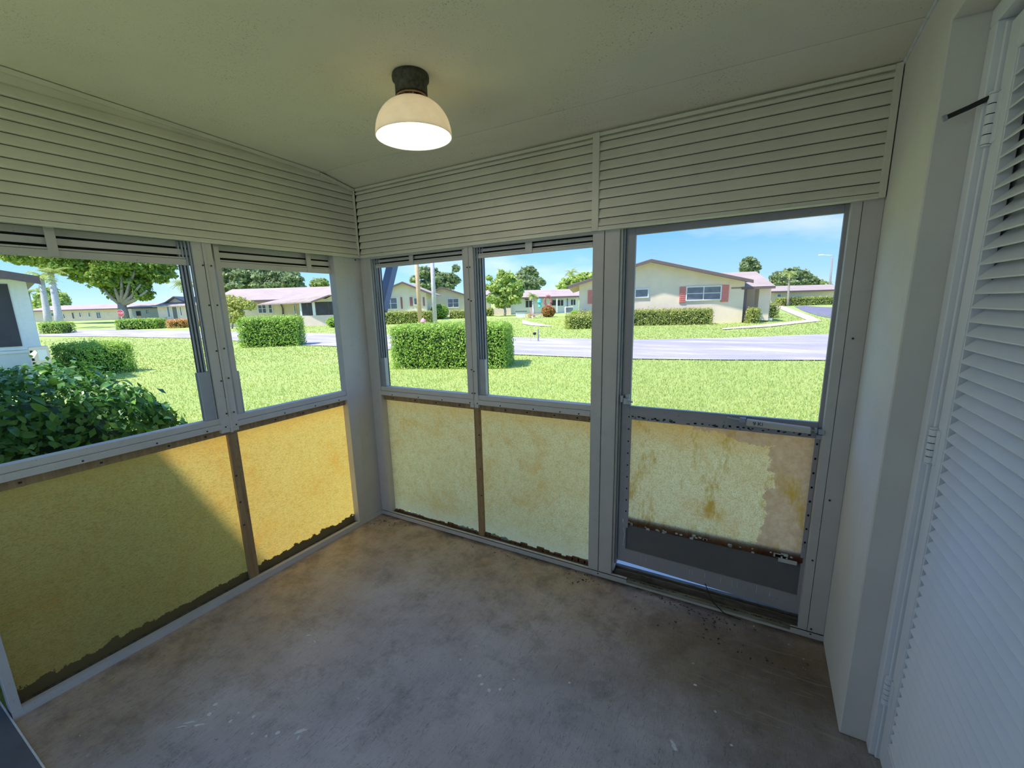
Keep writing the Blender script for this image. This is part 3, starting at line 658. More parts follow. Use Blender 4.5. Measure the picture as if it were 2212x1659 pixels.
def ground0(u, v):
    d = CF+(u-CX)/FPX*CR-(v-CY)/FPX*CU; return CAM+d*(-CAM[2]/d[2])
for u, v, r in ((1036, 1460, 5), (1041, 1478, 4.5), (1056, 1491, 5), (1080, 1489, 4), (1502, 1480, 4), (465, 1522, 5), (452, 1543, 5), (498, 1558, 4), (548, 1548, 4), (600, 1583, 5), (575, 1590, 3), (545, 1585, 3), (995, 1425, 3), (1230, 1475, 3), (1545, 1537, 3), (1580, 1610, 3), (1110, 1468, 2.5), (515, 1540, 2.5)):
    p = ground0(u, v); splat(p[0], p[1], r*0.0022, r*0.0018, random.random()*3)
for u, v, rx, ry, a in ((650, 1578, .030, .010, .9), (644, 1594, .012, .006, 2.0), (1455, 1610, .034, .010, -.9), (668, 1372, .022, .004, .6), (680, 1386, .016, .005, -.3), (412, 1560, .035, .006, .75), (430, 1566, .028, .007, .75), (392, 1570, .03, .004, .7)):
    p = ground0(u, v); splat(p[0], p[1], rx, ry, a, 16, 0.6)
ps = ps.build('paint_spatter', M['paint_drip']); ps['kind'] = 'stuff'; tag(ps, 'white paint spatter dried on the grey floor', 'paint spots')

# ================================================================== LOUVER DOOR (right)
WD = M['white_door']
fr2 = MB(); fr2.box(3.080, 3.30, -0.592, -0.5435, 0, 2.365); fr2.box(3.080, 3.30, -1.80, -0.5435, 2.3655, 2.411)
fr2.box(3.096, 3.30, -0.600, -0.5925, 0, 2.358); fr2 = fr2.build('trim_4', WD, None, 0.003); struct(fr2, 'white casing of the louvered closet door')
d2 = empty('door_2', (3.115, -0.602, 0.015)); struct(d2, 'white full louver door at the right edge')
def p2(name, x0, x1, y0, y1, z0, z1, parent=None, mat=WD, bevel=0.002): return box(name, mat, x0-3.115, x1-3.115, y0+0.602, y1+0.602, z0-0.015, z1-0.015, parent or d2, bevel)
p2('stile', 3.105, 3.140, -0.668, -0.604, 0.02, 2.350); p2('stile', 3.105, 3.140, -1.795, -1.730, 0.02, 2.350)
p2('rail', 3.105, 3.140, -1.730, -0.668, 2.262, 2.350); p2('rail', 3.105, 3.140, -1.730, -0.668, 0.02, 0.130)
p2('stile_bead', 3.108, 3.137, -0.676, -0.669, 0.131, 2.261, bevel=0.001)
p2('bottom_bead', 3.108, 3.137, -1.730, -0.677, 0.131, 0.140, bevel=0.001)
p2('back_board', 3.150, 3.160, -1.79, -0.61, 0.02, 2.35)
pr = [(-0.0215, 0.0), (-0.0195, -0.0035), (0.0235, 0.0395), (0.0225, 0.0440)]
sm = MB().prism(pr, 'y', -0.522, 0.522); s0 = None
z = 0.150
while z < 2.232:
    if s0 is None: s0 = sm.build('louver_slat', WD, d2, 0.0008); s0.location = (3.1245-3.115, -1.203+0.602, z-0.015)
    else: dup(s0, d2, (3.1245-3.115, -1.203+0.602, z-0.015))
    z += 0.0379
for i, (za, zb) in enumerate(((2.060, 2.185), (1.148, 1.258), (0.244, 0.347))):
    h = empty('hinge', (-0.018, -0.002, za-0.015), parent=d2)
    k = (zb-za)/5
    MB().tube([(0, 0, 0), (0, 0, zb-za)], 0.0098, 14).build('hinge_shadow', M['black'], h)  # black tube put in as shade showing between the knuckles
    for j in range(5):
        MB().lathe([(0.0, j*k+.0014), (0.0118, j*k+.0014), (0.0118, (j+1)*k-.0012), (0.0, (j+1)*k-.0012)], (0, 0, 0), 16).build('knuckle', WD, h, smooth=False)
    MB().lathe([(0.0, -0.006), (0.0112, -0.004), (0.0112, 0.0), (0, 0.0)], (0, 0, 0), 14).build('pin', WD, h)
    MB().lathe([(0.0, zb-za), (0.0112, zb-za), (0.0112, zb-za+.005), (0, zb-za+.007)], (0, 0, 0), 14).build('pin', WD, h)
    MB().box(0.004, 0.0145, -0.034, -0.0095, 0.0, zb-za).build('hinge_leaf', WD, h, 0.001)
stp = MB().tube([(3.094, -0.604, 2.180), (3.052, -0.592, 2.165), (3.012, -0.589, 2.1515)], 0.0065, 10).build('door_stop', M['rubber']); tag(stp, 'black rubber tipped hinge pin stop on the top hinge of the louver door', 'door stop')
MB().tube([(3.012, -0.589, 2.1515), (3.004, -0.5885, 2.149)], 0.0085, 10).build('stop_tip', M['alu'], stp)

# ================================================================== CEILING LAMP
lp = empty('ceiling_lamp', (1.32, -0.87, cz(1.32, -0.87))); tag(lp, 'lit ceiling lamp with a white opal glass dome and a pitted bronze canopy', 'lamp')
MB().lathe([(0, 0), (0.072, 0), (0.074, -0.008), (0.073, -0.020), (0.066, -0.028), (0.064, -0.034), (0.064, -0.072), (0.061, -0.073), (0.058, -0.05), (0, -0.045)], n=48).build('canopy', M['bronze'], lp, smooth=True)
sp = MB(); sp.lathe([(0.061, -0.076), (0.063, -0.080), (0.059, -0.082), (0.057, -0.076)], n=40)
for k in range(6):
    a = k*math.pi/3+0.35; sp.tube([(0.060*math.cos(a), 0.060*math.sin(a), -0.079), (0.026*math.cos(a), 0.026*math.sin(a), -0.072)], 0.003, 6)
sp.tube([(0, 0, -0.04), (0, 0, -0.10)], 0.017, 16); sp.build('spider', M['brass'], lp)
prof = []
for i in range(15):
    t = i/14*math.pi/2*0.985; prof.append((0.024+0.130*math.sin(t)**0.95, -0.087-0.132*(1-math.cos(t))))
prof += [(0.1555, -0.224), (0.1545, -0.228), (0.151, -0.226)]
inner = [(r-0.0045, z_-0.002) for r, z_ in prof[14::-1]]
MB().lathe(prof+inner, n=64).build('glass_shade', M['opal'], lp, smooth=True)
MB().lathe([(0.013, -0.10), (0.014, -0.12), (0.026, -0.145), (0.031, -0.165), (0.027, -0.185), (0.014, -0.196), (0, -0.199)], n=24).build('bulb', M['bulb'], lp, smooth=True)
pl = bpy.data.lights.new('lamp_glow', 'POINT'); pl.energy = 2.6; pl.color = (1.0, 0.95, 0.86); pl.shadow_soft_size = 0.03
po = bpy.data.objects.new('lamp_glow', pl); COL.objects.link(po); po.parent = lp; po.location = (0, 0, -0.207)

# ================================================================== OUTDOORS
def gz(x, y):
    t = -0.50*(x-2.6)+0.86*(y+2.4)-8.0
    return -0.12+0.02*(math.sqrt(t*t+4)+t)/2
def ray(u, v): return CF+(u-CX)/FPX*CR-(v-CY)/FPX*CU
def at(u, v, D): return Vector(CAM+ray(u, v)*D)
def gp(u, v, lift=0.0):
    d = ray(u, v); z = -0.12
    for _ in range(40):
        p = CAM+d*((z-CAM[2])/d[2]); z = 0.5*z+0.5*gz(p[0], p[1])
    return Vector((p[0], p[1], gz(p[0], p[1])+lift))
def depth(p): return float((np.array(p)-CAM) @ CF)
def gd(u, D):
    """ground point straight below pixel column u at depth D"""
    v = 700.0
    for _ in range(30):
        p = at(u, v, D); v += (p.z-gz(p.x, p.y))*FPX/D
    return Vector((p.x, p.y, gz(p.x, p.y)))
A0 = math.atan2(CR[1], CR[0])
# ground
nx, ny = 96, 84; gx = np.linspace(-150, 90, nx); gy = np.linspace(-12, 190, ny)
g = MB(); g.v = [(float(x), float(y), gz(x, y)) for y in gy for x in gx]
g.f = [(j*nx+i, j*nx+i+1, (j+1)*nx+i+1, (j+1)*nx+i) for j in range(ny-1) for i in range(nx-1)]
lawn = g.build('lawn', M['lawn'], smooth=True); struct(lawn, 'sunlit lawn sloping up to the houses across the street')
def strip(name, mat, e0, e1, lift, label, n=6):
    m = MB(); P0 = [gp(*a) if len(a) == 2 else Vector(a) for a in e0]; P1 = [gp(*a) if len(a) == 2 else Vector(a) for a in e1]
    for a, b in zip(P0, P1):
        for k in range(n+1):
            p = a.lerp(b, k/n); m.v.append((p.x, p.y, gz(p.x, p.y)+lift))
    for i in range(len(P0)-1):
        for k in range(n): b = i*(n+1)+k; m.f.append((b, b+1, b+n+2, b+n+1))
    o = m.build(name, mat); struct(o, label); return o, P0, P1
near = [(60, 727), (250, 728), (435, 732), (520, 738), (640, 746), (745, 750), (835, 756), (1130, 768), (1280, 774), (1370, 777), (1580, 779), (1800, 780), (2100, 776), (3000, 760)]
far = [(60, 716), (250, 712), (440, 716), (530, 718), (640, 720), (745, 722), (835, 724), (1130, 730), (1280, 733), (1370, 735), (1580, 731), (1800, 722), (2100, 704), (3000, 655)]
_, RN, RF = strip('street', M['road'], near, far, 0.03, 'grey asphalt street with pale worn streaks')
strip('sidewalk', M['path'], [(1668, 661), (1720, 683), (1742, 692), (1650, 702), (1560, 710)], [(1690, 661), (1752, 683), (1775, 694), (1660, 707), (1560, 713)], 0.035, 'pale concrete walk curving past the beige house')
strip('parking_lot', M['lot'], [(1715, 662), (1735, 672), (1765, 682), (1802, 689), (1900, 695)], [(1740, 660.5), (1765, 663), (1790, 664), (1812, 664.5), (1900, 662)], 0.02, 'dark asphalt parking lot at the right')
strip('garden_path', M['path'], [(1128, 691), (1150, 697), (1190, 704)], [(1128, 700), (1150, 704), (1190, 706)], 0.03, 'tan path end beyond the clipped hedge')
box('stoop', M['concrete'], 1.9, 3.0, 0.092, 1.2, -0.2, -0.02); struct(bpy.data.objects['stoop'], 'concrete stoop outside the screen door')

def mesh_np(name, V, F, mat, parent=None, tint=None, kind='stuff'):
    me = bpy.data.meshes.new(name); n, k = F.shape
    me.vertices.add(len(V)); me.vertices.foreach_set('co', V.astype(np.float32).ravel())
    me.loops.add(n*k); me.loops.foreach_set('vertex_index', F.astype(np.int32).ravel())
    me.polygons.add(n); me.polygons.foreach_set('loop_start', np.arange(0, n*k, k, dtype=np.int32)); me.update(calc_edges=True)
    if tint is not None:
        a = me.attributes.new('tint', 'FLOAT', 'FACE'); a.data.foreach_set('value', tint.astype(np.float32))
    me.materials.append(mat); o = bpy.data.objects.new(name, me); COL.objects.link(o)
    if parent is not None: o.parent = parent
    if kind: o['kind'] = kind
    return o
def leaf_mesh(P, Nrm, L, name, mat, parent, jitter=0.6, wid=0.55, tint=None, droop=0.0):
    n = len(P); Nn = Nrm+rng.normal(0, jitter, (n, 3)); Nn /= np.linalg.norm(Nn, axis=1)[:, None]+1e-9
    T = rng.normal(0, 1, (n, 3)); T[:, 2] -= droop; T -= Nn*(T*Nn).sum(1)[:, None]; T /= np.linalg.norm(T, axis=1)[:, None]+1e-9
    B = np.cross(Nn, T); l = (L*rng.uniform(0.6, 1.25, n))[:, None]; wv = l*wid*0.5
    V = np.empty((n, 4, 3)); V[:, 0] = P-T*l*0.5; V[:, 1] = P+B*wv+Nn*l*0.10; V[:, 2] = P+T*l*0.5; V[:, 3] = P-B*wv+Nn*l*0.10
    if tint is None: tint = np.clip(rng.normal(0.5, 0.24, n), 0, 1)
    return mesh_np(name, V.reshape(-1, 3), np.arange(4*n).reshape(n, 4), mat, parent, tint)
def rbox_points(n, lx, ly, lz, r=0.22):
    """points and normals on the top and sides of a softly rounded block (base at z=0)"""
    ax = [ly*lz, ly*lz, lx*lz, lx*lz, lx*ly]; k = rng.choice(5, n, p=np.array(ax)/sum(ax)); a, b = rng.uniform(-.5, .5, n), rng.uniform(0, 1, n)
    P = np.zeros((n, 3)); Nn = np.zeros((n, 3))
    for f in range(5):
        i = k == f
        if f < 2: s = -1 if f == 0 else 1; P[i] = np.c_[np.full(i.sum(), s*lx/2), a[i]*ly, b[i]*lz]; Nn[i] = (s, 0, 0.15)
        elif f < 4: s = -1 if f == 2 else 1; P[i] = np.c_[a[i]*lx, np.full(i.sum(), s*ly/2), b[i]*lz]; Nn[i] = (0, s, 0.15)
        else: P[i] = np.c_[a[i]*lx, (b[i]-.5)*ly, np.full(i.sum(), lz)]; Nn[i] = (0, 0, 1)
    q = np.clip(P, [-lx/2+r, -ly/2+r, -9], [lx/2-r, ly/2-r, lz-r]); d = P-q; dl = np.linalg.norm(d, axis=1)[:, None]
    ok = dl[:, 0] > 1e-6; P[ok] = q[ok]+d[ok]/dl[ok]*np.minimum(dl[ok], r); Nn[ok] = 0.5*Nn[ok]+0.5*d[ok]/dl[ok]
    return P, Nn
def hedge(name, label, cat, loc, ang, lx, ly, lz, n, L, mat=None, group=None, r=0.22, jit=0.05, round_=False):
    root = empty(name, tuple(loc), ang); tag(root, label, cat, group); r = min(r, lx*.4, ly*.4, lz*.5)
    if round_:
        t = rng.normal(0, 1, (n, 3)); t /= np.linalg.norm(t, axis=1)[:, None]; t[:, 2] = np.abs(t[:, 2])*1.0
        P = t*np.array([lx/2, ly/2, lz/2])*np.where(rng.random(n) < .5, 1, -1)[:, None]*np.array([1, 1, 0])+np.c_[np.zeros((n, 2)), lz/2+lz/2*t[:, 2]*np.where(rng.random(n) < .62, 1, -1)]
        Nn = (P-np.array([0, 0, lz/2]))/np.array([lx, ly, lz])
    else: P, Nn = rbox_points(n, lx, ly, lz, r)
    P = P+Nn*rng.normal(0, jit, n)[:, None]-Nn*np.abs(rng.normal(0, jit*1.4, n))[:, None]
    P[:, 2] = np.maximum(P[:, 2], 0.02)
    leaf_mesh(P, Nn, L, 'foliage', mat or M['hedge'], root, 0.55)
    s = jit*2.2+0.02
    if round_:
        c = MB().lathe([(0.02, 0.02), (lx*.3, lz*.12), (lx*.5-s, lz*.5), (lx*.3, lz-s*1.5), (0.02, lz-s)], n=14); c.build('branches', M['core'], root)
    else:
        c = MB().box(-lx/2+s, lx/2-s, -ly/2+s, ly/2-s, 0.03, lz-s); c.build('branches', M['core'], root, min(r*.9, lx*.2, ly*.2, lz*.3))
    return root
def pxhedge(name, label, cat, u0, u1, vt, vb, n, L, dep=1.0, rot=0.0, mat=None, group=None, D=None, **kw):
    b = gp((u0+u1)/2, vb) if D is None else gd((u0+u1)/2, D)
    s = FPX/depth(b); wdt = (u1-u0)/s; h = (vb-vt)/s
    back = Vector((-math.sin(A0), math.cos(A0), 0)); c = b+back*dep/2
    c.z = gz(c.x, c.y)
    return hedge(name, label, cat, c, A0+rot, wdt, dep, max(0.2, h-(c.z-b.z)), n, L, mat, group, **kw)

# --- near bush under the left windows: separate big leaves, the rest joined
bd = empty('ixora_bush', (-1.27, -1.56, -0.12)); tag(bd, 'large dark glossy-leaved bush close outside the left window', 'bush')
P, Nn = rbox_points(16000, 1.35, 1.26, 1.46, 0.38)
P[:, 2] -= 0.45*np.clip((P[:, 1]-0.05)/0.66, 0, 1)**2*(P[:, 2]/1.46); P += Nn*rng.normal(0, .035, len(P))[:, None]-Nn*np.abs(rng.normal(0, .07, len(P)))[:, None]; P[:, 2] += 0.05*np.sin(P[:, 0]*7)*np.cos(P[:, 1]*6)*(P[:, 2]/1.4)
leaf_mesh(P[300:], Nn[300:], 0.054, 'leaves', M['glossy'], bd, 0.5, 0.55, np.clip(rng.normal(0.42, 0.22, len(P)-300), 0, 1))
MB().box(-0.57, 0.57, -0.56, 0.36, 0.03, 1.24).build('branches', M['core'], bd, 0.25)
lm = []
for tv in (0.25, 0.45, 0.6, 0.95):
    me = bpy.data.meshes.new('leaf'); vs = []; fs = []
    for i in range(6):
        t = i/5; hw = 0.024*math.sin(math.pi*min(0.98, t*0.92+0.05))**0.8; zc = -0.012*(t-0.4)**2*6
        vs += [(-hw, t*0.095-0.045, zc+0.006), (0, t*0.095-0.045, zc), (hw, t*0.095-0.045, zc+0.006)]
    for i in range(5): b = 3*i; fs += [(b, b+1, b+4, b+3), (b+1, b+2, b+5, b+4)]
    me.from_pydata(vs, [], fs); a = me.attributes.new('tint', 'FLOAT', 'FACE'); a.data.foreach_set('value', [tv]*len(fs)); me.materials.append(M['glossy'])
    for p in me.polygons: p.use_smooth = True
    lm.append(me)
Pt, Nt = rbox_points(4000, 1.35, 1.26, 1.46, 0.38)
Pt[:, 2] -= 0.45*np.clip((Pt[:, 1]-0.05)/0.66, 0, 1)**2*(Pt[:, 2]/1.46)
keep = [i for i in range(4000) if Pt[i, 1] > -0.6 and (Pt[i, 2] > 1.0 or Pt[i, 0] > 0.42) and Pt[i, 2] > 0.85][:300]
for i in keep:
    o = bpy.data.objects.new('leaf', random.choices(lm, (4, 5, 3, 1))[0]); COL.objects.link(o); o.parent = bd
    nrm = Vector(Nt[i]+rng.normal(0, .35, 3)).normalized(); qd = nrm.to_track_quat('Z', 'Y'); o.rotation_mode = 'QUATERNION'
    o.rotation_quaternion = qd @ Vector((0, 0, 1)).rotation_difference(Vector((0, 0, 1))) @ Matrix.Rotation(random.random()*6.28, 3, 'Z').to_quaternion()
    o.location = Vector(Pt[i])+nrm*0.03; s_ = random.uniform(0.5, 0.85); o.scale = (s_, s_, s_)

# --- lawn hedges
pxhedge('clipped_hedge', 'clipped green hedge block on the lawn seen between mullion and corner post', 'hedge', 516, 643, 686, 750, 9000, 0.085, 1.1, 0.10)
hb = gp(965, 798); back = Vector((-math.sin(A0), math.cos(A0), 0)); rr = Vector((math.cos(A0), math.sin(A0), 0))
cB = hb+back*0.75+rr*0.15; cB.z = gz(cB.x, cB.y)
hedge('clipped_hedge', 'large clipped green hedge block straight outside the front windows', 'hedge', cB, A0-0.16, 3.45, 1.5, 1.24, 22000, 0.060, None, None, 0.24, 0.03)
pxhedge('clipped_hedge', 'yellow-green hedge block on the left lawn beyond the glossy bush', 'hedge', 104, 236, 745, 814, 9000, 0.07, 1.3, -0.35)
pxhedge('street_hedge', 'small dark hedge block by the street at the far left', 'hedge', 82, 133, 697, 722, 2500, 0.12, 1.5)
pxhedge('street_hedge', 'low dark hedge at the street corner under the stop sign', 'hedge', 250, 330, 690, 712, 3500, 0.16, 2.0, 0.2)
pxhedge('flower_bush', 'round bush of orange flowers beside the street', 'bush', 358, 395, 691, 709, 1500, 0.13, 1.2, 0, M['orange'])
pxhedge('flower_bush', 'smaller reddish bush right of the orange flowering bush', 'bush', 401, 424, 694, 706, 900, 0.13, 0.9, 0, M['croton'])
pxhedge('street_shrub', 'leafy clipped shrub by the street left of the door post', 'bush', 1226, 1300, 680, 711, 4000, 0.10, 1.2, 0, M['hedge_far'])
pxhedge('entry_shrub', 'clipped shrub right of the entry pillar', 'bush', 1655, 1685, 656, 687, 1600, 0.10, 0.9, 0, M['hedge_far'])
pxhedge('entry_shrub', 'small rounded shrub behind the pillar shrub', 'bush', 1656, 1678, 644, 660, 700, 0.13, 0.9, 0, M['hedge_far'], D=36)
pxhedge('lot_hedge', 'long leafy hedge behind the parking lot at the right', 'hedge', 1684, 1815, 642, 659.5, 5000, 0.16, 1.2, 0, M['hedge_far'])
pxhedge('garden_hedge', 'dark hedge in front of the yellow gable house', 'hedge', 815, 932, 674, 700, 5000, 0.15, 1.0, 0, M['hedge_far'])
pxhedge('ball_shrub', 'big round clipped shrub behind the white palm trunk', 'bush', 928, 968, 658, 690, 2500, 0.14, 1.6, round_=True)
pxhedge('garden_hedge', 'pale low hedge right of the round shrub', 'hedge', 972, 1003, 671, 688, 1800, 0.15, 1.0, 0, M['hedge_far'], D=45)
pxhedge('garden_hedge', 'low brownish hedge right of the window mullion', 'hedge', 1004, 1066, 667, 684, 1800, 0.16, 1.0, 0, M['hedge_far'])
pxhedge('garden_shrub', 'light green shrub by the corner post in front of the long roofed house', 'bush', 700, 742, 681, 704, 1800, 0.13, 1.3, round_=True, D=35)
pxhedge('wall_shrub', 'small shrub at the right end of the distant white house', 'bush', 1236, 1251, 660, 671, 600, 0.16, 1.0, round_=True, D=44)
pxhedge('topiary', 'small round topiary in a clay pot by the arched window', 'plant', 1136, 1148, 662, 672, 500, 0.13, 0.8, round_=True, D=42)
pxhedge('croton', 'tall red and yellow leafed plant by the distant house', 'plant', 1172, 1200, 652, 676, 900, 0.26, 1.2, 0, M['croton'], D=42, round_=True)

# --- grass blades on the near lawn and the verge beyond the street
def inside(px, py, poly):
    c = np.zeros(len(px), bool); n = len(poly)
    for i in range(n):
        x1, y1 = poly[i]; x2, y2 = poly[i-1]
        c ^= ((y1 > py) != (y2 > py)) & (px < (x2-x1)*(py-y1)/(y2-y1+1e-12)+x1)
    return c
road_poly = [(p.x, p.y) for p in RN]+[(p.x, p.y) for p in RF][::-1]
def blades(n, r0, r1, h, wd, name, label):
    az = rng.uniform(math.radians(68), math.radians(172), n); r = r0*(r1/r0)**rng.uniform(0, 1, n)
    x = CAM[0]+r*np.cos(az); y = CAM[1]+r*np.sin(az)
    ok = ~inside(x, y, road_poly) & ~((x > -0.15) & (y < 0.12)) & ~((x > 1.85) & (x < 3.05) & (y < 1.25)) & (y > -2.0)
    x, y, r = x[ok], y[ok], r[ok]; n = len(x)
    t = -0.50*(x-2.6)+0.86*(y+2.4)-8.0; z = -0.12+0.02*(np.sqrt(t*t+4)+t)/2-0.005
    a = rng.uniform(0, 6.28, n); hh = h*rng.uniform(0.5, 1.3, n); ww = wd*(0.4+r/r1); lean = rng.normal(0, .4, (n, 2))*hh[:, None]
    V = np.empty((n, 3, 3)); V[:, 0] = np.c_[x-np.cos(a)*ww, y-np.sin(a)*ww, z]; V[:, 1] = np.c_[x+np.cos(a)*ww, y+np.sin(a)*ww, z]; V[:, 2] = np.c_[x+lean[:, 0], y+lean[:, 1], z+hh]
    o = mesh_np(name, V.reshape(-1, 3), np.arange(3*n).reshape(n, 3), M['grass_blade'], None, np.clip(rng.normal(0.55, 0.25, n), 0, 1)); tag(o, label, 'grass'); return o
blades(215000, 2.4, 17, 0.055, 0.009, 'grass', 'bright green grass blades on the near lawn')
blades(80000, 17, 44, 0.055, 0.030, 'grass', 'yellow-green grass on the verge across the street')

# --- trees
def tube_tree(name, label, base, top, r0, r1, bends=None, mat=None, cat='tree', n=10):
    root = empty(name, tuple(base)); tag(root, label, cat); t = Vector(top)-Vector(base)
    pts = [(0, 0, -0.1)]+[tuple(t*k+Vector(b)) for k, b in (bends or [(0.33, (0, 0, 0)), (0.66, (0, 0, 0))])]+[tuple(t)]
    rs = [r0+(r1-r0)*i/(len(pts)-1) for i in range(len(pts))]
    MB().tube(pts, rs, n).build('trunk', mat or M['bark'], root, smooth=True); return root
def crown(root, blobs, L, mat, dens, flat=0.8, name='foliage', jitter=0.9, tmean=0.5):
    """blobs in local coordinates: (centre, radius)"""
    Ps, Ns, Ts = [], [], []
    for c, r in blobs:
        n = int(dens*r*r); d = rng.normal(0, 1, (n, 3)); d /= np.linalg.norm(d, axis=1)[:, None]
        lump = 1+0.22*np.sin(d[:, 0]*6+c[0])*np.cos(d[:, 1]*7+c[1])+0.15*np.sin(d[:, 2]*9)
        rad = r*np.cbrt(rng.uniform(0.25, 1.0, n))*lump
        Ps.append(np.array(c)+d*rad[:, None]*np.array([1, 1, flat])); Ns.append(d+np.array([0, 0, .3])); Ts.append(np.clip(rng.normal(tmean, 0.22, n), 0, 1))
    return leaf_mesh(np.concatenate(Ps), np.concatenate(Ns), L, name, mat, root, jitter, 0.6, np.concatenate(Ts))
def px_tree(name, label, ub, vb, D, tops, blobs, L, mat, dens, tr=0.25, cat='tree', flat=0.8, tmat=None, tmean=0.5, branches=True, fan=()):
    """trunk rooted at ground under pixel column ub at depth D, crown blobs given where they are seen at about that depth"""
    base = gd(ub, D); root = empty(name, tuple(base)); tag(root, label, cat); s = D/FPX
    top = at(tops[0], tops[1], D)-base
    MB().tube([(0, 0, -0.2), tuple(top*0.5+Vector((0.08, 0.05, 0))), tuple(top)], [tr, tr*.8, tr*.6], 10).build('trunk', tmat or M['bark'], root, smooth=True)
    bl = []
    for (u, v, r) in blobs:
        c = at(u, v, D+random.uniform(-1, 1)*r*s*0.5)-base; bl.append((tuple(c), r*s))
    if branches:
        for c, r in [q for q in bl if math.hypot(q[0][0]-top.x, q[0][1]-top.y) < 10.0]:
            if math.hypot(c[0]-top.x, c[1]-top.y) > 4.5: continue
            mid = top*0.9+(Vector(c)-top)*0.5+Vector((0, 0, -0.1*r)); MB().tube([tuple(top*0.86), tuple(mid), c], [tr*.3, tr*.2, tr*.06], 6).build('branch', tmat or M['bark'], root, smooth=True)
    for u, v in fan:
        c = at(u, v, D-1.5)-base; MB().tube([tuple(top*0.85), tuple(top*0.85+(c-top*0.85)*0.5+Vector((0, 0, -.3))), tuple(c)], [tr*.42, tr*.3, tr*.16], 7).build('branch', tmat or M['bark'], root, smooth=True)
    crown(root, bl, L, mat, dens, flat, tmean=tmean); return root
px_tree('ficus_tree', 'big spreading green tree beyond the street behind the stop sign', 268, 695, 62, (262, 652),
        [(150, 560, 46), (205, 555, 50), (260, 560, 52), (305, 575, 40), (340, 580, 34), (230, 600, 34), (270, 610, 36), (300, 612, 24), (180, 590, 26), (255, 635, 20), (310, 635, 18), (90, 550, 36), (40, 545, 34), (345, 600, 16), (250, 520, 50), (330, 530, 40), (150, 520, 44), (60, 510, 40)],
        0.55, M['tree'], 430, 0.75, tmean=0.45, fan=[(222, 622), (242, 606), (262, 596), (282, 603), (304, 614), (235, 585), (292, 582), (318, 628)])
px_tree('feathery_tree', 'rounded bright green tree behind the distant pink row', 112, 690, 95, (112, 670), [(108, 642, 24), (130, 648, 16), (95, 655, 20), (118, 660, 22), (140, 665, 14)], 0.9, M['tree_light'], 150, 0.3, tmean=0.4)
px_tree('oak_tree', 'grey-green leafy tree behind the long roofed house, left one', 520, 690, 62, (520, 640), [(500, 600, 30), (530, 595, 26), (490, 622, 22), (520, 622, 26), (545, 615, 20), (478, 585, 22)], 0.55, M['tree_dark'], 520, 0.35)
px_tree('oak_tree', 'grey-green leafy tree behind the long roofed house, right one', 605, 690, 60, (605, 640), [(575, 600, 24), (605, 596, 28), (632, 606, 22), (590, 620, 22), (620, 618, 26), (648, 622, 12), (560, 618, 16)], 0.55, M['tree_dark'], 520, 0.35)
px_tree('cabbage_palm', 'palm crown peeping over the long pink roof', 690, 690, 66, (690, 622), [(690, 614, 14), (700, 612, 10), (680, 616, 9)], 0.7, M['palm'], 260, 0.2, branches=False)
px_tree('street_shrub_tree', 'tall pinkish-green shrub at the left end of the long roofed house', 500, 708, 38, (502, 680), [(498, 650, 15), (520, 655, 16), (540, 660, 12), (500, 670, 14), (515, 678, 12), (495, 690, 9), (510, 692, 9)], 0.22, M['hedge_far'], 1500, 0.08, tmean=0.62)
px_tree('pine_tree', 'open crowned tree behind the gable houses left of the mullion', 925, 690, 75, (928, 620), [(915, 591, 15), (895, 604, 9), (933, 592, 16), (948, 603, 13), (962, 598, 10), (975, 600, 11), (985, 580, 8), (930, 615, 13), (955, 617, 14), (915, 617, 12), (985, 606, 9), (940, 626, 12), (970, 618, 11)], 0.65, M['tree_dark'], 420, 0.3, tmean=0.6)
px_tree('yard_tree', 'light green bushy tree in front of the white house right of the mullion', 1090, 684, 47, (1089, 660), [(1085, 608, 16), (1100, 600, 14), (1070, 620, 15), (1090, 630, 20), (1112, 618, 18), (1065, 645, 14), (1085, 652, 17), (1108, 645, 16), (1118, 634, 12), (1057, 600, 7), (1050, 620, 7), (1083, 590, 8)], 0.42, M['tree_light'], 700, 0.16, tmean=0.5)
px_tree('background_tree', 'dark rounded tree standing behind the light green yard tree', 1140, 690, 72, (1140, 640), [(1130, 615, 20), (1145, 612, 16), (1155, 622, 12), (1125, 600, 13), (1140, 626, 18)], 0.6, M['tree_dark'], 420, 0.3)
px_tree('umbrella_pine', 'flat topped pine rising behind the dark rounded tree', 1150, 690, 85, (1150, 605), [(1132, 588, 11), (1145, 585, 12), (1155, 593, 8), (1165, 606, 8), (1173, 612, 6)], 0.6, M['tree_dark'], 420, 0.25, tmean=0.6)
px_tree('yellow_tree', 'yellow-green tree behind the beige house, left of the door post', 1240, 690, 70, (1240, 640), [(1222, 612, 12), (1215, 620, 12), (1240, 608, 14), (1258, 602, 14), (1272, 600, 12), (1235, 622, 14), (1262, 615, 12), (1244, 640, 12)], 0.55, M['tree_light'], 480, 0.3, tmean=0.6)
px_tree('round_tree', 'small round-headed tree above the beige house entry roof', 1618, 690, 80, (1618, 600), [(1612, 570, 11), (1625, 570, 11), (1618, 563, 9), (1634, 577, 8), (1606, 580, 8), (1618, 584, 9), (1632, 586, 6)], 0.7, M['tree_dark'], 380, 0.3, tmean=0.5)
px_tree('background_tree', 'wide mixed green trees behind the distant house at the right', 1730, 690, 75, (1730, 630), [(1680, 600, 14), (1682, 612, 12), (1715, 592, 15), (1735, 598, 15), (1752, 607, 12), (1725, 610, 16), (1705, 612, 14), (1770, 612, 9), (1700, 590, 10)], 0.6, M['tree_dark'], 420, 0.3, tmean=0.6)

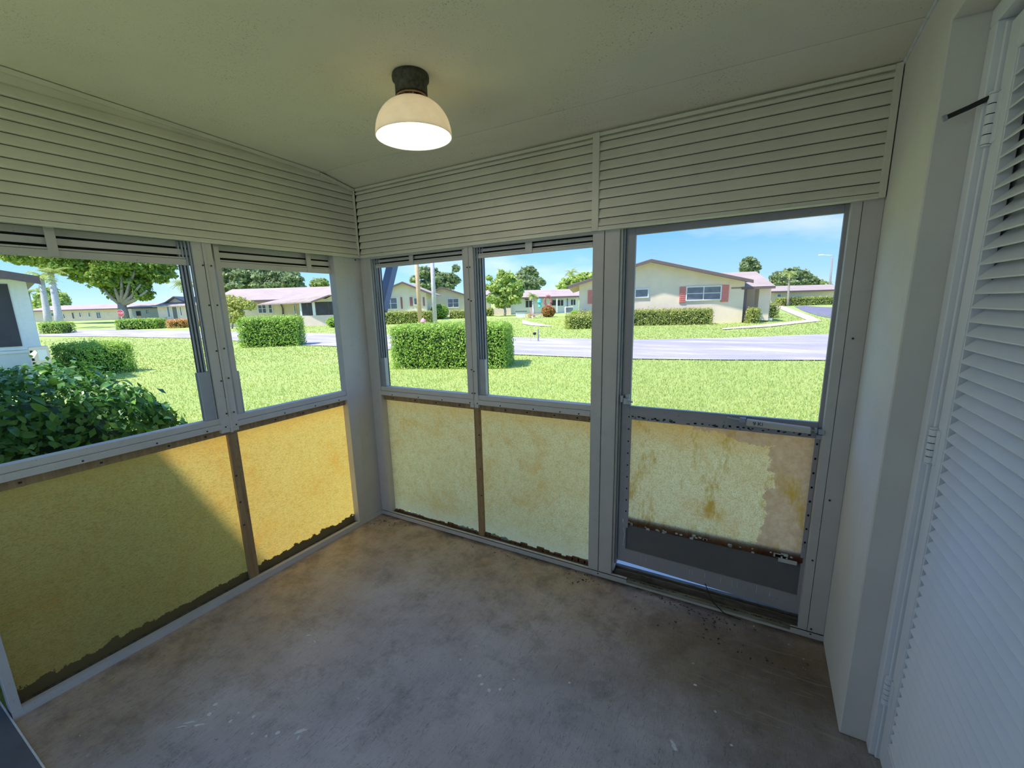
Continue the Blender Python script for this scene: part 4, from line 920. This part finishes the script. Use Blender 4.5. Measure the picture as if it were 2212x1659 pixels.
def frond_mesh(L, mat, n=9, arch=0.55):
    V, F = [], []
    for i in range(n):
        t0, t1 = i/n, (i+1)/n
        p0, p1 = np.array([t0*L, 0, arch*L*(t0-1.55*t0*t0)]), np.array([t1*L, 0, arch*L*(t1-1.55*t1*t1)])
        wv = L*0.36*math.sin(math.pi*(0.12+0.83*(t0+t1)/2))
        for s in (-1, 1):
            b = len(V); V += [tuple(p0), tuple(p1), tuple(p1+np.array([0.06*L, s*wv, -0.30*wv]))]; F.append((b, b+1, b+2))
    me = bpy.data.meshes.new('frond'); me.from_pydata(V, [], F); a = me.attributes.new('tint', 'FLOAT', 'FACE'); a.data.foreach_set('value', [random.uniform(.2, .9) for _ in F]); me.materials.append(mat); return me
def palm(name, label, ub, D, ut, vt, Lpx, tr, nf=13, bend=0.0, mat=None, tmat=None):
    base = gd(ub, D); root = empty(name, tuple(base)); tag(root, label, 'palm tree'); top = at(ut, vt, D)-base; s = D/FPX
    side = Vector((CR[0], CR[1], 0))*bend
    MB().tube([(0, 0, -0.2), tuple(top*0.3+side), tuple(top*0.65+side), tuple(top)], [tr*1.25, tr, tr*.85, tr*.75], 10).build('trunk', tmat or M['palm_trunk'], root, smooth=True)
    me = frond_mesh(Lpx*s, mat or M['palm'])
    for k in range(nf):
        f = bpy.data.objects.new('frond', me); COL.objects.link(f); f.parent = root; f.location = top
        f.rotation_euler = (random.uniform(-.3, .3), random.uniform(-0.75, 0.35), 2*math.pi*k/nf+random.uniform(-.2, .2)); sc = random.uniform(.8, 1.15); f.scale = (sc, sc, sc)
    return root
palm('coconut_palm', 'slender leaning palm with drooping fronds left of the mullion', 432, 50, 398, 616, 30, 0.17, 15, -0.5)
palm('royal_palm', 'tall pale palm trunk beside the neighbour eave', 107, 48, 88, 598, 34, 0.32)
palm('royal_palm', 'thicker pale palm trunk standing right of the one by the eave', 131, 46, 110, 592, 34, 0.33)
palm('royal_palm', 'short palm just right of the neighbour window', 72, 52, 60, 634, 22, 0.25)
palm('yard_palm', 'small yellowish palm in the garden of the white house', 1153, 43, 1151, 640, 17, 0.13, 13)
palm('tall_palm', 'tall palm silhouetted in the sky left of the door post', 1236, 90, 1234, 588, 21, 0.22, 13)
palm('lot_palm', 'palm with a dark trunk by the hedge at the parking lot', 1702, 53, 1705, 590, 19, 0.13, 15, tmat=M['bark'])
palm('lot_palm', 'low feathery palm near the street lamp', 1790, 70, 1788, 612, 14, 0.18, 13)

# --- houses
class House:
    """local frame: x right, y back, z up, front plane at y=0; pixel rectangles are projected on that plane"""
    def __init__(s, name, label, u, D, rot=0.0, cat='house'):
        s.P = gd(u, D); s.a = A0+rot; s.root = empty(name, tuple(s.P), s.a); tag(s.root, label, cat)
        s.r = np.array([math.cos(s.a), math.sin(s.a), 0]); s.b = np.array([-math.sin(s.a), math.cos(s.a), 0])
    def loc(s, u, v, off=0.0):
        d = ray(u, v); P0 = np.array(s.P)+s.b*off; t = ((P0-CAM) @ s.b)/(d @ s.b); p = CAM+d*t-np.array(s.P); return float(p @ s.r), float(p[2])
    def gable(s, uL, uR, vE, uRg, vRg, length, wall, roof, over=0.45, wl=None, wr_=None, pitch=None):
        """gable end facing us: eave tips at uL,uR (rows vE pair) and ridge, seen on the rake plane"""
        xl, zl = s.loc(uL, vE[0], -over); xr, zr = s.loc(uR, vE[1], -over); xm, zm = s.loc(uRg, vRg, -over)
        wxl = s.loc(wl, 650)[0] if wl else xl+0.4; wxr = s.loc(wr_, 650)[0] if wr_ else xr-0.4
        f = lambda x: (zl+(zm-zl)*(x-xl)/(xm-xl)) if x < xm else (zm+(zr-zm)*(x-xm)/(xr-xm))
        t = 0.14
        MB().prism([(wxl, -0.6), (wxr, -0.6), (wxr, f(wxr)-t), (xm, zm-t), (wxl, f(wxl)-t)], 'y', 0.0, length).build('walls', wall, s.root)
        for a, b in (((xl, zl), (xm, zm)), ((xm, zm), (xr, zr))):
            MB().prism([(a[0], a[1]-0.10), (b[0], b[1]-0.10), b, a], 'y', -over, length+over).build('roof_slope', roof, s.root)
            MB().prism([(a[0], a[1]-0.20), (b[0], b[1]-0.20), (b[0], b[1]-0.02), (a[0], a[1]-0.02)], 'y', -over-0.04, -over).build('fascia', M['fascia'], s.root)
        return f
    def side(s, uL, uR, vE, vR, wall, roof, over=0.5, run=4.0, um=None, x0=None, x1=None):
        """long side facing us: eave row vE and ridge row vR at the middle column"""
        um = um or (uL+uR)/2; xl = s.loc(uL, 650)[0]; xr = s.loc(uR, 650)[0]; ze = s.loc(um, vE, -over)[1]; zr = s.loc(um, vR, run)[1]
        MB().box(xl, xr, 0, run*2, -0.6, ze+0.05).build('walls', wall, s.root)
        MB().prism([(-over, ze-0.08), (run, zr-0.08), (run, zr), (-over, ze+0.06)], 'x', xl-0.5, xr+0.5).build('roof_slope', roof, s.root)
        MB().prism([(run, zr-0.08), (2*run+over, ze-0.08), (2*run+over, ze+0.06), (run, zr)], 'x', xl-0.5, xr+0.5).build('roof_slope', roof, s.root)
        MB().box(xl-0.5, xr+0.5, -over-0.03, -over, ze-0.14, ze+0.04).build('fascia', M['fascia'], s.root)
        for x in (xl-0.1, xr+0.1): MB().prism([(0.0, ze), (run, zr-0.1), (2*run, ze)], 'x', min(x, x+0.08), max(x, x+0.08)).build('gable_end', wall, s.root)
        return ze
    def win(s, u0, v0, u1, v1, cols=1, rows=1, frame=None, pane=None, fw=0.07, dep=0.08, name='window'):
        xa, zb = s.loc(u0, v0); xb, za = s.loc(u1, v1)
        if zb < za: za, zb = zb, za
        frame = frame or M['trimwhite']; pane = pane or M['pane']; m = MB()
        m.box(xa, xb, -dep, 0.0, za, za+fw); m.box(xa, xb, -dep, 0.0, zb-fw, zb); m.box(xa, xa+fw, -dep, 0, za+fw, zb-fw); m.box(xb-fw, xb, -dep, 0, za+fw, zb-fw)
        for i in range(1, cols): x = xa+(xb-xa)*i/cols; m.box(x-fw*.4, x+fw*.4, -dep*.9, 0, za+fw, zb-fw)
        for i in range(1, rows): z = za+(zb-za)*i/rows; m.box(xa+fw, xb-fw, -dep*.7, 0, z-fw*.3, z+fw*.3)
        f = m.build(name, frame, s.root)
        for i in range(cols):
            for j in range(rows):
                x0, x1 = xa+(xb-xa)*i/cols, xa+(xb-xa)*(i+1)/cols; z0, z1 = za+(zb-za)*j/rows, za+(zb-za)*(j+1)/rows
                MB().box(x0+.01, x1-.01, -0.03, -0.012, z0+.01, z1-.01).build('pane', pane, f)
        return f
    def slab(s, name, mat, u0, v0, u1, v1, y0, y1):
        xa, zb = s.loc(u0, v0, y0); xb, za = s.loc(u1, v1, y0); return MB().box(xa, xb, y0, y1, min(za, zb), max(za, zb)).build(name, mat, s.root)
    def shutter(s, mat, u0, v0, u1, v1):
        xa, zb = s.loc(u0, v0); xb, za = s.loc(u1, v1); m = MB(); m.box(xa, xb, -0.05, 0.0, za, zb); n = 8
        for i in range(n): z = za+(zb-za)*(i+.5)/n; m.box(xa+.04, xb-.04, -0.075, -0.05, z-.03, z+.03)
        return m.build('shutter', mat, s.root)
# beige gable house
RD = depth(gp(1590, 697.5))
R = House('gable_house', 'beige gable house with coral shutters seen through the screen door', 1595, RD, -0.19)
R.gable(1226, 1628, (617, 604), 1407, 559, 13, M['beige'], M['shingle'], 0.62, 1251, 1606)
R.win(1482, 619, 1557, 648, 2, 2); R.shutter(M['coral'], 1468.5, 619.5, 1481, 654); R.shutter(M['coral'], 1558.5, 616, 1572.5, 652)
R.win(1371, 624, 1401, 643, 1, 1); R.shutter(M['coral'], 1270, 627, 1279, 656); R.win(1281, 628, 1330, 656, 2, 2)
def rhedge(name, label, u0, u1, v_top, off, dep, n, cat='hedge'):
    x0, z = R.loc(u0, v_top, off); x1, z2 = R.loc(u1, v_top, off); c = R.P+Vector(R.r*(x0+x1)/2)+Vector(R.b*(off+dep/2)); g_ = gz(c.x, c.y); c.z = g_
    hedge(name, label, cat, c, R.a, x1-x0, dep, (z+z2)/2+R.P.z-g_, n, 0.10, M['hedge_far'])
rhedge('house_hedge', 'long hedge along the beige gable house seen through the screen door', 1340, 1543, 668.5, -1.3, 0.9, 7500)
rhedge('house_shrub', 'low hedge at the left foot of the beige gable house', 1246, 1296, 671, -1.0, 0.8, 1500)
rhedge('entry_shrub', 'small shrub in front of the beige house entry', 1619, 1647, 666, -0.9, 0.7, 1700, 'bush')
# entry wing: recessed dark porch, pillar and its own roof
R.slab('porch_wall', M['tan'], 1606, 621, 1660, 694, 2.6, 2.8); R.slab('porch_floor', M['concrete'], 1607, 688, 1668, 692, 0.6, 2.6)
R.slab('pillar', M['beige'], 1641, 622, 1659, 692, 0.5, 1.2); R.slab('door_trim', M['fascia'], 1606, 622, 1609, 693, 0.1, 0.5)
xa, ze = R.loc(1600, 620, 0.2); xb, _ = R.loc(1672, 620, 0.2); zr = R.loc(1640, 586, 3.4)[1]
MB().prism([(0.0, ze-0.10), (3.4, zr-.1), (3.4, zr), (0.0, ze)], 'x', xa-0.6, xb).build('porch_roof', M['shingle'], R.root)
MB().prism([(3.4, zr-0.1), (6.8, ze-.1), (6.8, ze), (3.4, zr)], 'x', xa-0.6, xb).build('porch_roof', M['shingle'], R.root)
MB().box(xa, xb, -0.04, 0.0, ze-0.16, ze).build('fascia', M['fascia'], R.root)
MB().box(R.loc(1659, 650, .5)[0]-1.0, R.loc(1659, 650, .5)[0], 2.8, 6.6, -.4, ze).build('walls', M['beige'], R.root)
# yellow gable house
S = House('gable_house', 'yellow gable house with maroon shutters left of the timber pole', 880, 44)
S.gable(800, 934, (636, 634), 869, 608, 6, M['yellow'], M['shingle'], 0.5, 806, 921)
S.win(828, 643, 860, 668, 2, 2); S.shutter(M['maroon'], 865, 642, 870.5, 667); S.win(893, 643, 912, 659, 2, 1); S.shutter(M['maroon'], 885, 642, 892, 661); S.shutter(M['maroon'], 913.5, 642, 918, 661)
# cream gable house
T = House('gable_house', 'cream gable house between the white trunk and the mullion', 960, 52)
T.gable(918, 1022, (637, 641), 955, 619.5, 3.5, M['cream'], M['shingle'], 0.5, 921, 1018)
T.win(966, 645, 992, 664, 2, 2); T.win(922.5, 647, 933, 658.5, 1, 1)
T2 = House('row_house', 'cream house with a pink roof just right of the mullion', 1035, 60)
T2.side(1024, 1058, 638, 621, M['cream'], M['shingle'], 0.5, 4.0); T2.win(1040, 645, 1047, 661, 1, 2)
# white house with arched window
U = House('row_house', 'white house with an arched dark window and pink roof in the middle distance', 1160, 52)
U.side(1076, 1250, 642, 626, M['trimwhite'], M['shingle'], 0.6, 4.2, um=1170)
U.win(1134, 648, 1150.5, 665, 2, 1, pane=M['pane_black']); 
xa, zb = U.loc(1134, 648); xb, za = U.loc(1150.5, 665)
MB().prism([(xa+(xb-xa)*(0.5-0.5*math.cos(t)), zb+0.35*math.sin(t)) for t in [k*math.pi/10 for k in range(11)]], 'y', -0.05, -0.01).build('arch_pane', M['pane_black'], U.root)
U.win(1203, 647, 1218, 661.5, 2, 1, pane=M['pane_black']); U.win(1232, 646, 1244, 660, 2, 1, pane=M['pane_black']); U.win(1190, 647, 1202, 661, 1, 1, pane=M['pane_black']); U.win(1093, 655, 1104, 666, 2, 1, pane=M['pane_black'])
U.slab('pink_wall', M['pinkwall'], 1066, 666, 1104, 682, -0.7, -0.5); U.slab('porch_post', M['trimwhite'], 1202, 645, 1204.5, 675, -0.7, -0.55); U.slab('downspout', M['navy'], 1225, 645, 1227, 664, -0.12, -0.02)
U.win(1070, 652, 1086, 666, 1, 1, pane=M['pane_black'])
# long roofed house behind the clipped hedge
Mh = House('row_house', 'cream house with a long pale pink roof behind the clipped hedge', 630, 41)
Mh.side(470, 741, 648, 622, M['cream'], M['shingle'], 0.6, 3.4, um=600)
Mh.win(556, 656, 578, 677, 2, 2); Mh.win(578.5, 656, 591, 677, 1, 2); Mh.win(520, 664, 536, 671, 1, 1)
MB().tube([(*Mh.loc(603, 653, -0.5)[:1], -0.5, Mh.loc(603, 653, -.5)[1]), (*Mh.loc(608, 659, -.2)[:1], -0.2, Mh.loc(608, 659, -.2)[1]), (*Mh.loc(611, 667, -.1)[:1], -0.1, Mh.loc(611, 667, -.1)[1]), (*Mh.loc(612, 700, -.1)[:1], -0.1, 0.0)], 0.07, 8).build('downspout', M['fascia'], Mh.root)
Mh.win(634, 658, 643, 690, 1, 2, name='door')
pz = -2.4   # screened porch bay that projects to the street
x0, _ = Mh.loc(648, 650, pz); x1, _ = Mh.loc(676, 650, pz); x2, _ = Mh.loc(742, 650, pz)
zt = Mh.loc(690, 652, pz)[1]; zg = Mh.loc(690, 681, pz)[1]
MB().box(x0, x2, pz, 0.0, -0.6, zg).build('porch_wall', M['pinkwall'], Mh.root)
MB().box(x0, x2, pz, 0.0, zt, zt+0.25).build('porch_wall', M['cream'], Mh.root)
MB().box(x0-0.1, x0+0.06, pz-.01, 0.0, zg, zt).build('porch_post', M['trimwhite'], Mh.root); MB().box(x1-.12, x1+.12, pz-.01, pz+.2, zg, zt).build('porch_post', M['trimwhite'], Mh.root)
for xa, xb in ((x0+.1, (x0+x1)/2-.04), ((x0+x1)/2+.04, x1-.14), (x1+.16, (x1+x2)/2-.1), ((x1+x2)/2, x2-.3)): MB().box(xa, xb, pz+.02, pz+.05, zg+.05, zt).build('screen_pane', M['pane_black'], Mh.root)
zp = Mh.loc(735, 616, -0.5)[1]; zl_, xl_ = Mh.loc(540, 654, pz-.4)[1], Mh.loc(541, 654, pz-.4)[0]
xe = Mh.loc(672, 651, pz-.5)[0]; ze_ = Mh.loc(672, 651, pz-.5)[1]; xk, zk = Mh.loc(710, 637, pz-.5)
MB().prism([(xe, ze_-.12), (xk, zk-.12), (xk+1.2, zk-.12), (xk+1.2, zk), (xk, zk), (xe, ze_)], 'y', pz-.55, pz-.45).build('fascia', M['fascia'], Mh.root)
MB().prism([(xe+.5, zt), (xk, zk-.1), (xk+1, zk-.1), (xk+1, zt)], 'y', pz, pz+.15).build('porch_gable', M['yellow'], Mh.root)
rp = MB(); yb_ = 3.4; zb_ = Mh.loc(640, 622, 3.4)[1]
rp.v = [(xl_, pz+0.6, ze_-.1), (xe, pz-.5, ze_), (xk, pz-.5, zk), (xk+1.3, pz-.5, zk), (xk+1.3, yb_, zb_+.05), (xl_+5, yb_, zb_+.05)]; rp.f = [(0, 1, 2, 5), (2, 3, 4, 5)]
rp.v += [(x, y, z-.1) for x, y, z in rp.v]; rp.f += [(6, 11, 8, 7), (8, 11, 10, 9), (0, 6, 7, 1), (1, 7, 8, 2), (2, 8, 9, 3), (3, 9, 10, 4), (4, 10, 11, 5), (5, 11, 6, 0)]
rp.build('roof_slope', M['shingle'], Mh.root)
# gabled pink house behind the orange bush
K = House('gable_house', 'pale gabled house with white porch frames behind the orange bush', 385, 64)
K.gable(345, 402, (660, 652), 374, 640, 10, M['yellow'], M['shingle'], 0.5, 347, 400)
xk0 = K.loc(357, 660)[0]; xk1 = K.loc(440, 660)[0]
MB().box(xk0, xk1, -1.6, 0.5, -.6, K.loc(400, 660, -1.6)[1]).build('walls', M['pinkwall'], K.root)
zz = K.loc(400, 660, -2.0)[1]; MB().prism([(-2.1, zz-.1), (3.5, zz+1.3), (3.5, zz+1.4), (-2.1, zz+.02)], 'x', xk0-.3, xk1+6).build('roof_slope', M['shingle'], K.root)
def kwin(u0, v0, u1, v1, mat):
    xa, zb = K.loc(u0, v0, -1.65); xb, za = K.loc(u1, v1, -1.65); f = MB().box(xa, xb, -1.68, -1.6, za, zb).build('window', M['trimwhite'], K.root); MB().box(xa+.1, xb-.1, -1.71, -1.685, za+.1, zb-.1).build('pane', mat, f)
kwin(359, 662, 370, 686, M['pane']); kwin(370, 662, 387, 690, M['kick']); kwin(387, 662, 395, 683, M['pane_black'])
K2 = House('row_house', 'yellow house wing with a dark door left of the gabled house', 318, 70)
K2.side(280, 352, 664, 655, M['yellow'], M['shingle'], 0.5, 4); K2.win(294, 672, 305, 682, 1, 1, pane=M['pane_black'], frame=M['fascia']); K2.win(314, 669, 321, 678, 1, 2)
# far pink row
Lh = House('row_house', 'long pale pink row house far across the street at the left', 170, 82)
Lh.side(60, 275, 668, 658, M['pinkwall'], M['shingle'], 0.5, 4.5, um=200)
Lh.win(154, 675, 163, 689, 1, 1, pane=M['fascia']); Lh.win(170, 675, 177, 685, 1, 1); Lh.win(190, 675, 197, 684.5, 1, 1); Lh.win(207, 674, 220, 688, 2, 1); Lh.win(231, 674, 237, 683, 1, 1, pane=M['clay']); Lh.win(110, 676, 124, 683, 2, 1); Lh.win(136, 678, 142, 688, 1, 1, pane=M['pane_black'])
# distant house at the right
Q = House('row_house', 'low distant house with a pinkish roof behind the parking lot hedge', 1740, 56)
Q.side(1664, 1830, 628, 616, M['cream'], M['shingle'], 0.5, 4.2, um=1740); Q.win(1678, 635, 1687, 642, 1, 1)
# near neighbour at the left edge
Nn_ = House('neighbour_house', 'white corner of the neighbour house with a dark screened window at the left edge', 30, 11.8, 0.85)
xc, _ = Nn_.loc(75, 700); zE = Nn_.loc(70, 596, -0.55)[1]; xw0, zw1 = Nn_.loc(0, 612); xw1, zw0 = Nn_.loc(52, 752)
MB().box(xc-6, xc, 0.0, 7.0, -0.3, zE+0.02).build('walls', M['neighbour'], Nn_.root)
MB().box(xc-6, xc+0.03, -0.03, 0.0, zw0-.12, zw0-.05).build('sill_band', M['trimwhite'], Nn_.root)
MB().box(xc-0.28, xc+0.02, -0.04, 0.0, zw0-.05, zE).build('corner_trim', M['trimwhite'], Nn_.root)
zq = Nn_.loc(20, 580, -0.6)[1]; xtip, ztip = Nn_.loc(85, 597, -0.6)
MB().prism([(xtip, ztip-0.20), (xtip, ztip), (xtip-6, ztip+1.2), (xtip-6, ztip+1.0)], 'y', -0.62, -0.55).build('fascia', M['fascia'], Nn_.root)
MB().prism([(xtip, ztip-0.06), (xtip, ztip), (xtip-6, ztip+1.2), (xtip-6, ztip+1.14)], 'y', -0.6, 7.5).build('roof_slope', M['shingle'], Nn_.root)
MB().prism([(xc-6, zE), (xc, zE), (xc, ztip-.02), (xc-6, ztip+1.0)], 'y', 0.0, 0.1).build('gable_end', M['yellow'], Nn_.root)
wnn = MB(); wnn.box(xw1-2.0, xw1+.09, -0.05, 0, zw0-.04, zw1+.10); wfr = wnn.build('window', M['trimwhite'], Nn_.root); MB().box(xw1-2.0, xw1-.02, -0.075, -0.052, zw0+.06, zw1-.02).build('pane', M['pane_black'], wfr)
acp = gd(100, 11.6); ac = empty('air_conditioner', tuple(acp), A0+0.85); tag(ac, 'beige outdoor air conditioner against the white neighbour wall', 'air conditioner')
bx, by = acp.x, acp.y
MB().box(-0.16, 0.20, -0.18, 0.22, 0.28, 1.05).build('casing', M['beige'], ac, 0.02); MB().box(-0.16, 0.20, -0.18, 0.22, 0.0, 0.27).build('stand', M['concrete'], ac)
MB().box(-0.02, 0.15, -0.19, -0.18, 0.70, 0.97).build('label_plate', M['white'], ac)
vt = MB()
for i in range(6): vt.box(-0.15, -0.10, -0.19, -0.18, 0.40+i*0.10, 0.46+i*0.10)
vt.build('vent', M['black'], ac)
# --- poles, sign, garden things
def pole(name, label, cat, u, v0, v1, r, mat, D, lean=0.0):
    b = gd(u, D); t = at(u-lean, v1, D)-b; root = empty(name, tuple(b)); tag(root, label, cat); MB().tube([(0, 0, -.2), tuple(t)], [r*1.15, r], 12).build('shaft', mat, root, smooth=True); return root, t
pl_, t_ = pole('utility_pole', 'tan timber utility pole in front of the yellow gable house', 'pole', 908, 690, 480, 0.16, M['pole'], 36, 14)
MB().box(-0.9, 0.9, -0.06, 0.06, t_.z-0.6, t_.z-0.45).build('crossarm', M['grey_wood'], pl_).location = (t_.x, t_.y, 0)
pl_, t_ = pole('bare_trunk', 'white bare tree trunk right of the timber pole', 'tree trunk', 940, 690, 500, 0.16, M['palm_trunk'], 36, 10)
pl_, t_ = pole('street_lamp', 'tall street lamp with one arm against the sky at the right', 'street lamp', 1790, 640, 552, 0.12, M['grey_wood'], 66, -8)
MB().tube([tuple(t_), tuple(t_+Vector((-1.6*CR[0], -1.6*CR[1], 0.15)))], 0.05, 6).build('arm', M['white'], pl_)
MB().box(-0.3, 0.3, -.1, .1, -.06, .06).build('lamp_head', M['white'], pl_).location = t_+Vector((-1.75*CR[0], -1.75*CR[1], 0.15))
b = gd(266, 54); sg = empty('stop_sign', tuple(b), A0); tag(sg, 'red octagonal stop sign on a post by the tree', 'sign'); zc = at(266, 676.5, 54).z-b.z
MB().tube([(0, 0, -.2), (0, 0, zc-.1)], 0.05, 8).build('post', M['white'], sg)
ro = 0.42
MB().prism([(ro*1.08*math.cos(math.pi/8+k*math.pi/4), zc+ro*1.08*math.sin(math.pi/8+k*math.pi/4)) for k in range(8)], 'y', -0.04, -0.02).build('border', M['white'], sg)
MB().prism([(ro*math.cos(math.pi/8+k*math.pi/4), zc+ro*math.sin(math.pi/8+k*math.pi/4)) for k in range(8)], 'y', -0.06, -0.045).build('sign_face', M['red'], sg)
text_mesh('STOP', 0.30, M['white'], 'lettering', sg, Matrix.Translation((0, -0.064, zc)) @ Matrix.Rotation(math.radians(90), 4, 'X'))
def thing(name, label, cat, u, D, rz=0.0): r = empty(name, tuple(gd(u, D)), A0+rz); tag(r, label, cat); return r
st = thing('pipe_stand', 'bent water pipe and dark post standing in the grass beyond the street', 'pipe', 1155, 19.5)
MB().tube([(-0.17, 0, -.05), (-0.17, 0, 0.40), (0.12, 0, 0.42)], 0.018, 8).build('pipe', M['pole'], st); MB().tube([(0.16, 0, -.05), (0.16, 0, 0.55)], 0.028, 8).build('post', M['grey_wood'], st)
MB().lathe([(0.02, -.06), (0.07, -.04), (0.07, .04), (0.02, .06)], (0.0, 0, 0.36), 12).build('valve', M['rubber'], st)
pk = thing('garden_ornament', 'small pink ornament on a stick at the foot of the timber pole', 'ornament', 915, 34); MB().tube([(0, 0, 0), (0, 0, .35)], .02, 6).build('stick', M['clay'], pk); MB().lathe([(0, .62), (.10, .55), (.2, .42), (.24, .3), (0, .28)], n=14).build('head', M['pinkpaint'], pk)
bn = thing('timber_frame', 'grey timber bench frame beside the street hedge', 'bench', 343, 50); m = MB()
for x in (-0.75, 0.0, 0.7): m.box(x-.06, x+.06, -.05, .05, 0, .75)
m.build('leg', M['grey_wood'], bn); MB().box(-.95, .9, -.3, .3, .75, .86).build('top', M['grey_wood'], bn); MB().box(-.7, .7, -.05, .05, .25, .33).build('stretcher', M['grey_wood'], bn)
pt = thing('flower_pot', 'pale clay flower pot in front of the street hedge', 'pot', 306, 50); MB().lathe([(0, 0), (.2, 0), (.3, .5), (.33, .52), (.26, .52), (.2, .45), (0, .45)], n=16).build('pot', M['clay'], pt); leaf_mesh(rng.normal(0, .16, (160, 3))+np.array([0, 0, .7]), rng.normal(0, 1, (160, 3)), 0.16, 'plant', M['croton'], pt)
tp = thing('plant_pot', 'clay pot under the round topiary', 'pot', 1142, 41.5); MB().lathe([(0, 0), (.2, 0), (.3, .4), (.24, .4), (0, .36)], n=14).build('pot', M['clay'], tp)
bn = thing('white_planter', 'white garden table by the pink porch wall', 'table', 1126, 43); MB().box(-.55, .55, -.3, .3, .55, .65).build('top', M['kick'], bn); MB().box(-.5, .4, -.25, .25, 0, .5).build('front', M['white'], bn)
wr2 = thing('wreath', 'dark red wreath hanging on the distant white house', 'wreath', 1184, 50.5); zc = at(1184, 650, 50.5).z-wr2.location.z
MB().tube([(0.38*math.cos(k*math.pi/8), 0, zc+0.55*math.sin(k*math.pi/8)) for k in range(17)], 0.14, 8).build('ring', M['maroon'], wr2)
tl = thing('wall_ornament', 'teal ornament hanging on the distant white house', 'ornament', 1166, 50.5); zc = at(1166, 655, 50.5).z-tl.location.z; MB().lathe([(0, -.5), (.22, -.4), (.12, -.05), (.28, .1), (.2, .45), (0, .5)], (0, 0, zc), 10).build('body', M['teal'], tl)
ch = thing('garden_chair', 'pink garden lounge chair in front of the white house', 'chair', 1160, 41); MB().box(-.5, .5, -.25, .25, .30, .38).build('seat', M['pinkpaint'], ch); MB().prism([(-.5, .34), (-.42, .34), (-.62, .95), (-.70, .93)], 'y', -.25, .25).build('backrest', M['pinkpaint'], ch)
m = MB()
for x in (-.42, .42): m.box(x-.03, x+.03, -.22, .22, 0, .30)
m.build('legs', M['white'], ch)
ac2 = thing('air_conditioner', 'white air conditioner box at the far white house wall', 'air conditioner', 1229, 50); MB().box(-.45, .45, -.3, .3, .05, .75).build('casing', M['white'], ac2, .03); MB().box(-.4, .4, -.31, -.30, .12, .68).build('grille', M['pane'], ac2)
# downspout outside the corner post
dsp = empty('downspout', (0.0, 0.0, 0.0)); tag(dsp, 'blue-grey downspout slanting in from the eave outside the corner', 'downspout')
def bar(name, a, b, w_, d_, mat, parent):
    a, b = Vector(a), Vector(b); dz = (b-a).normalized(); rx = Vector((1, 0, 0)); rx = (rx-dz*rx.dot(dz)).normalized(); ry = dz.cross(rx); m = MB()
    m.v = [tuple(p+rx*sx*w_/2+ry*sy*d_/2) for p in (a, b) for sy in (-1, 1) for sx in (-1, 1)]
    m.f = [(0, 2, 3, 1), (4, 5, 7, 6), (0, 1, 5, 4), (2, 6, 7, 3), (0, 4, 6, 2), (1, 3, 7, 5)]; return m.build(name, mat, parent, 0.004)
bar('elbow', (0.075, 0.10, 1.66), (0.00, 0.40, 2.16), 0.075, 0.06, M['navy'], dsp); bar('elbow', (0.00, 0.40, 2.16), (0.00, 0.42, 2.79), 0.075, 0.06, M['navy'], dsp)
bar('pipe', (0.062, 0.10, -0.1), (0.062, 0.10, 1.68), 0.05, 0.05, M['navy'], dsp)

# repeats of one kind share a group phrase
GROUPS = {'clipped_hedge': 'clipped hedges on the near lawn', 'street_hedge': 'hedges along the street corner', 'flower_bush': 'flowering bushes by the street', 'entry_shrub': 'shrubs at the beige house entry',
          'garden_hedge': 'low hedges in the gardens', 'royal_palm': 'royal palms by the neighbour house', 'lot_palm': 'palms by the parking lot', 'oak_tree': 'oaks behind the long roofed house', 'background_tree': 'trees behind the houses',
          'gable_house': 'gable houses across the street', 'row_house': 'long low houses across the street', 'air_conditioner': 'outdoor air conditioners'}
for o in scene.objects:
    k = o.name.split('.')[0]
    if o.parent is None and k in GROUPS and 'label' in o: o['group'] = GROUPS[k]
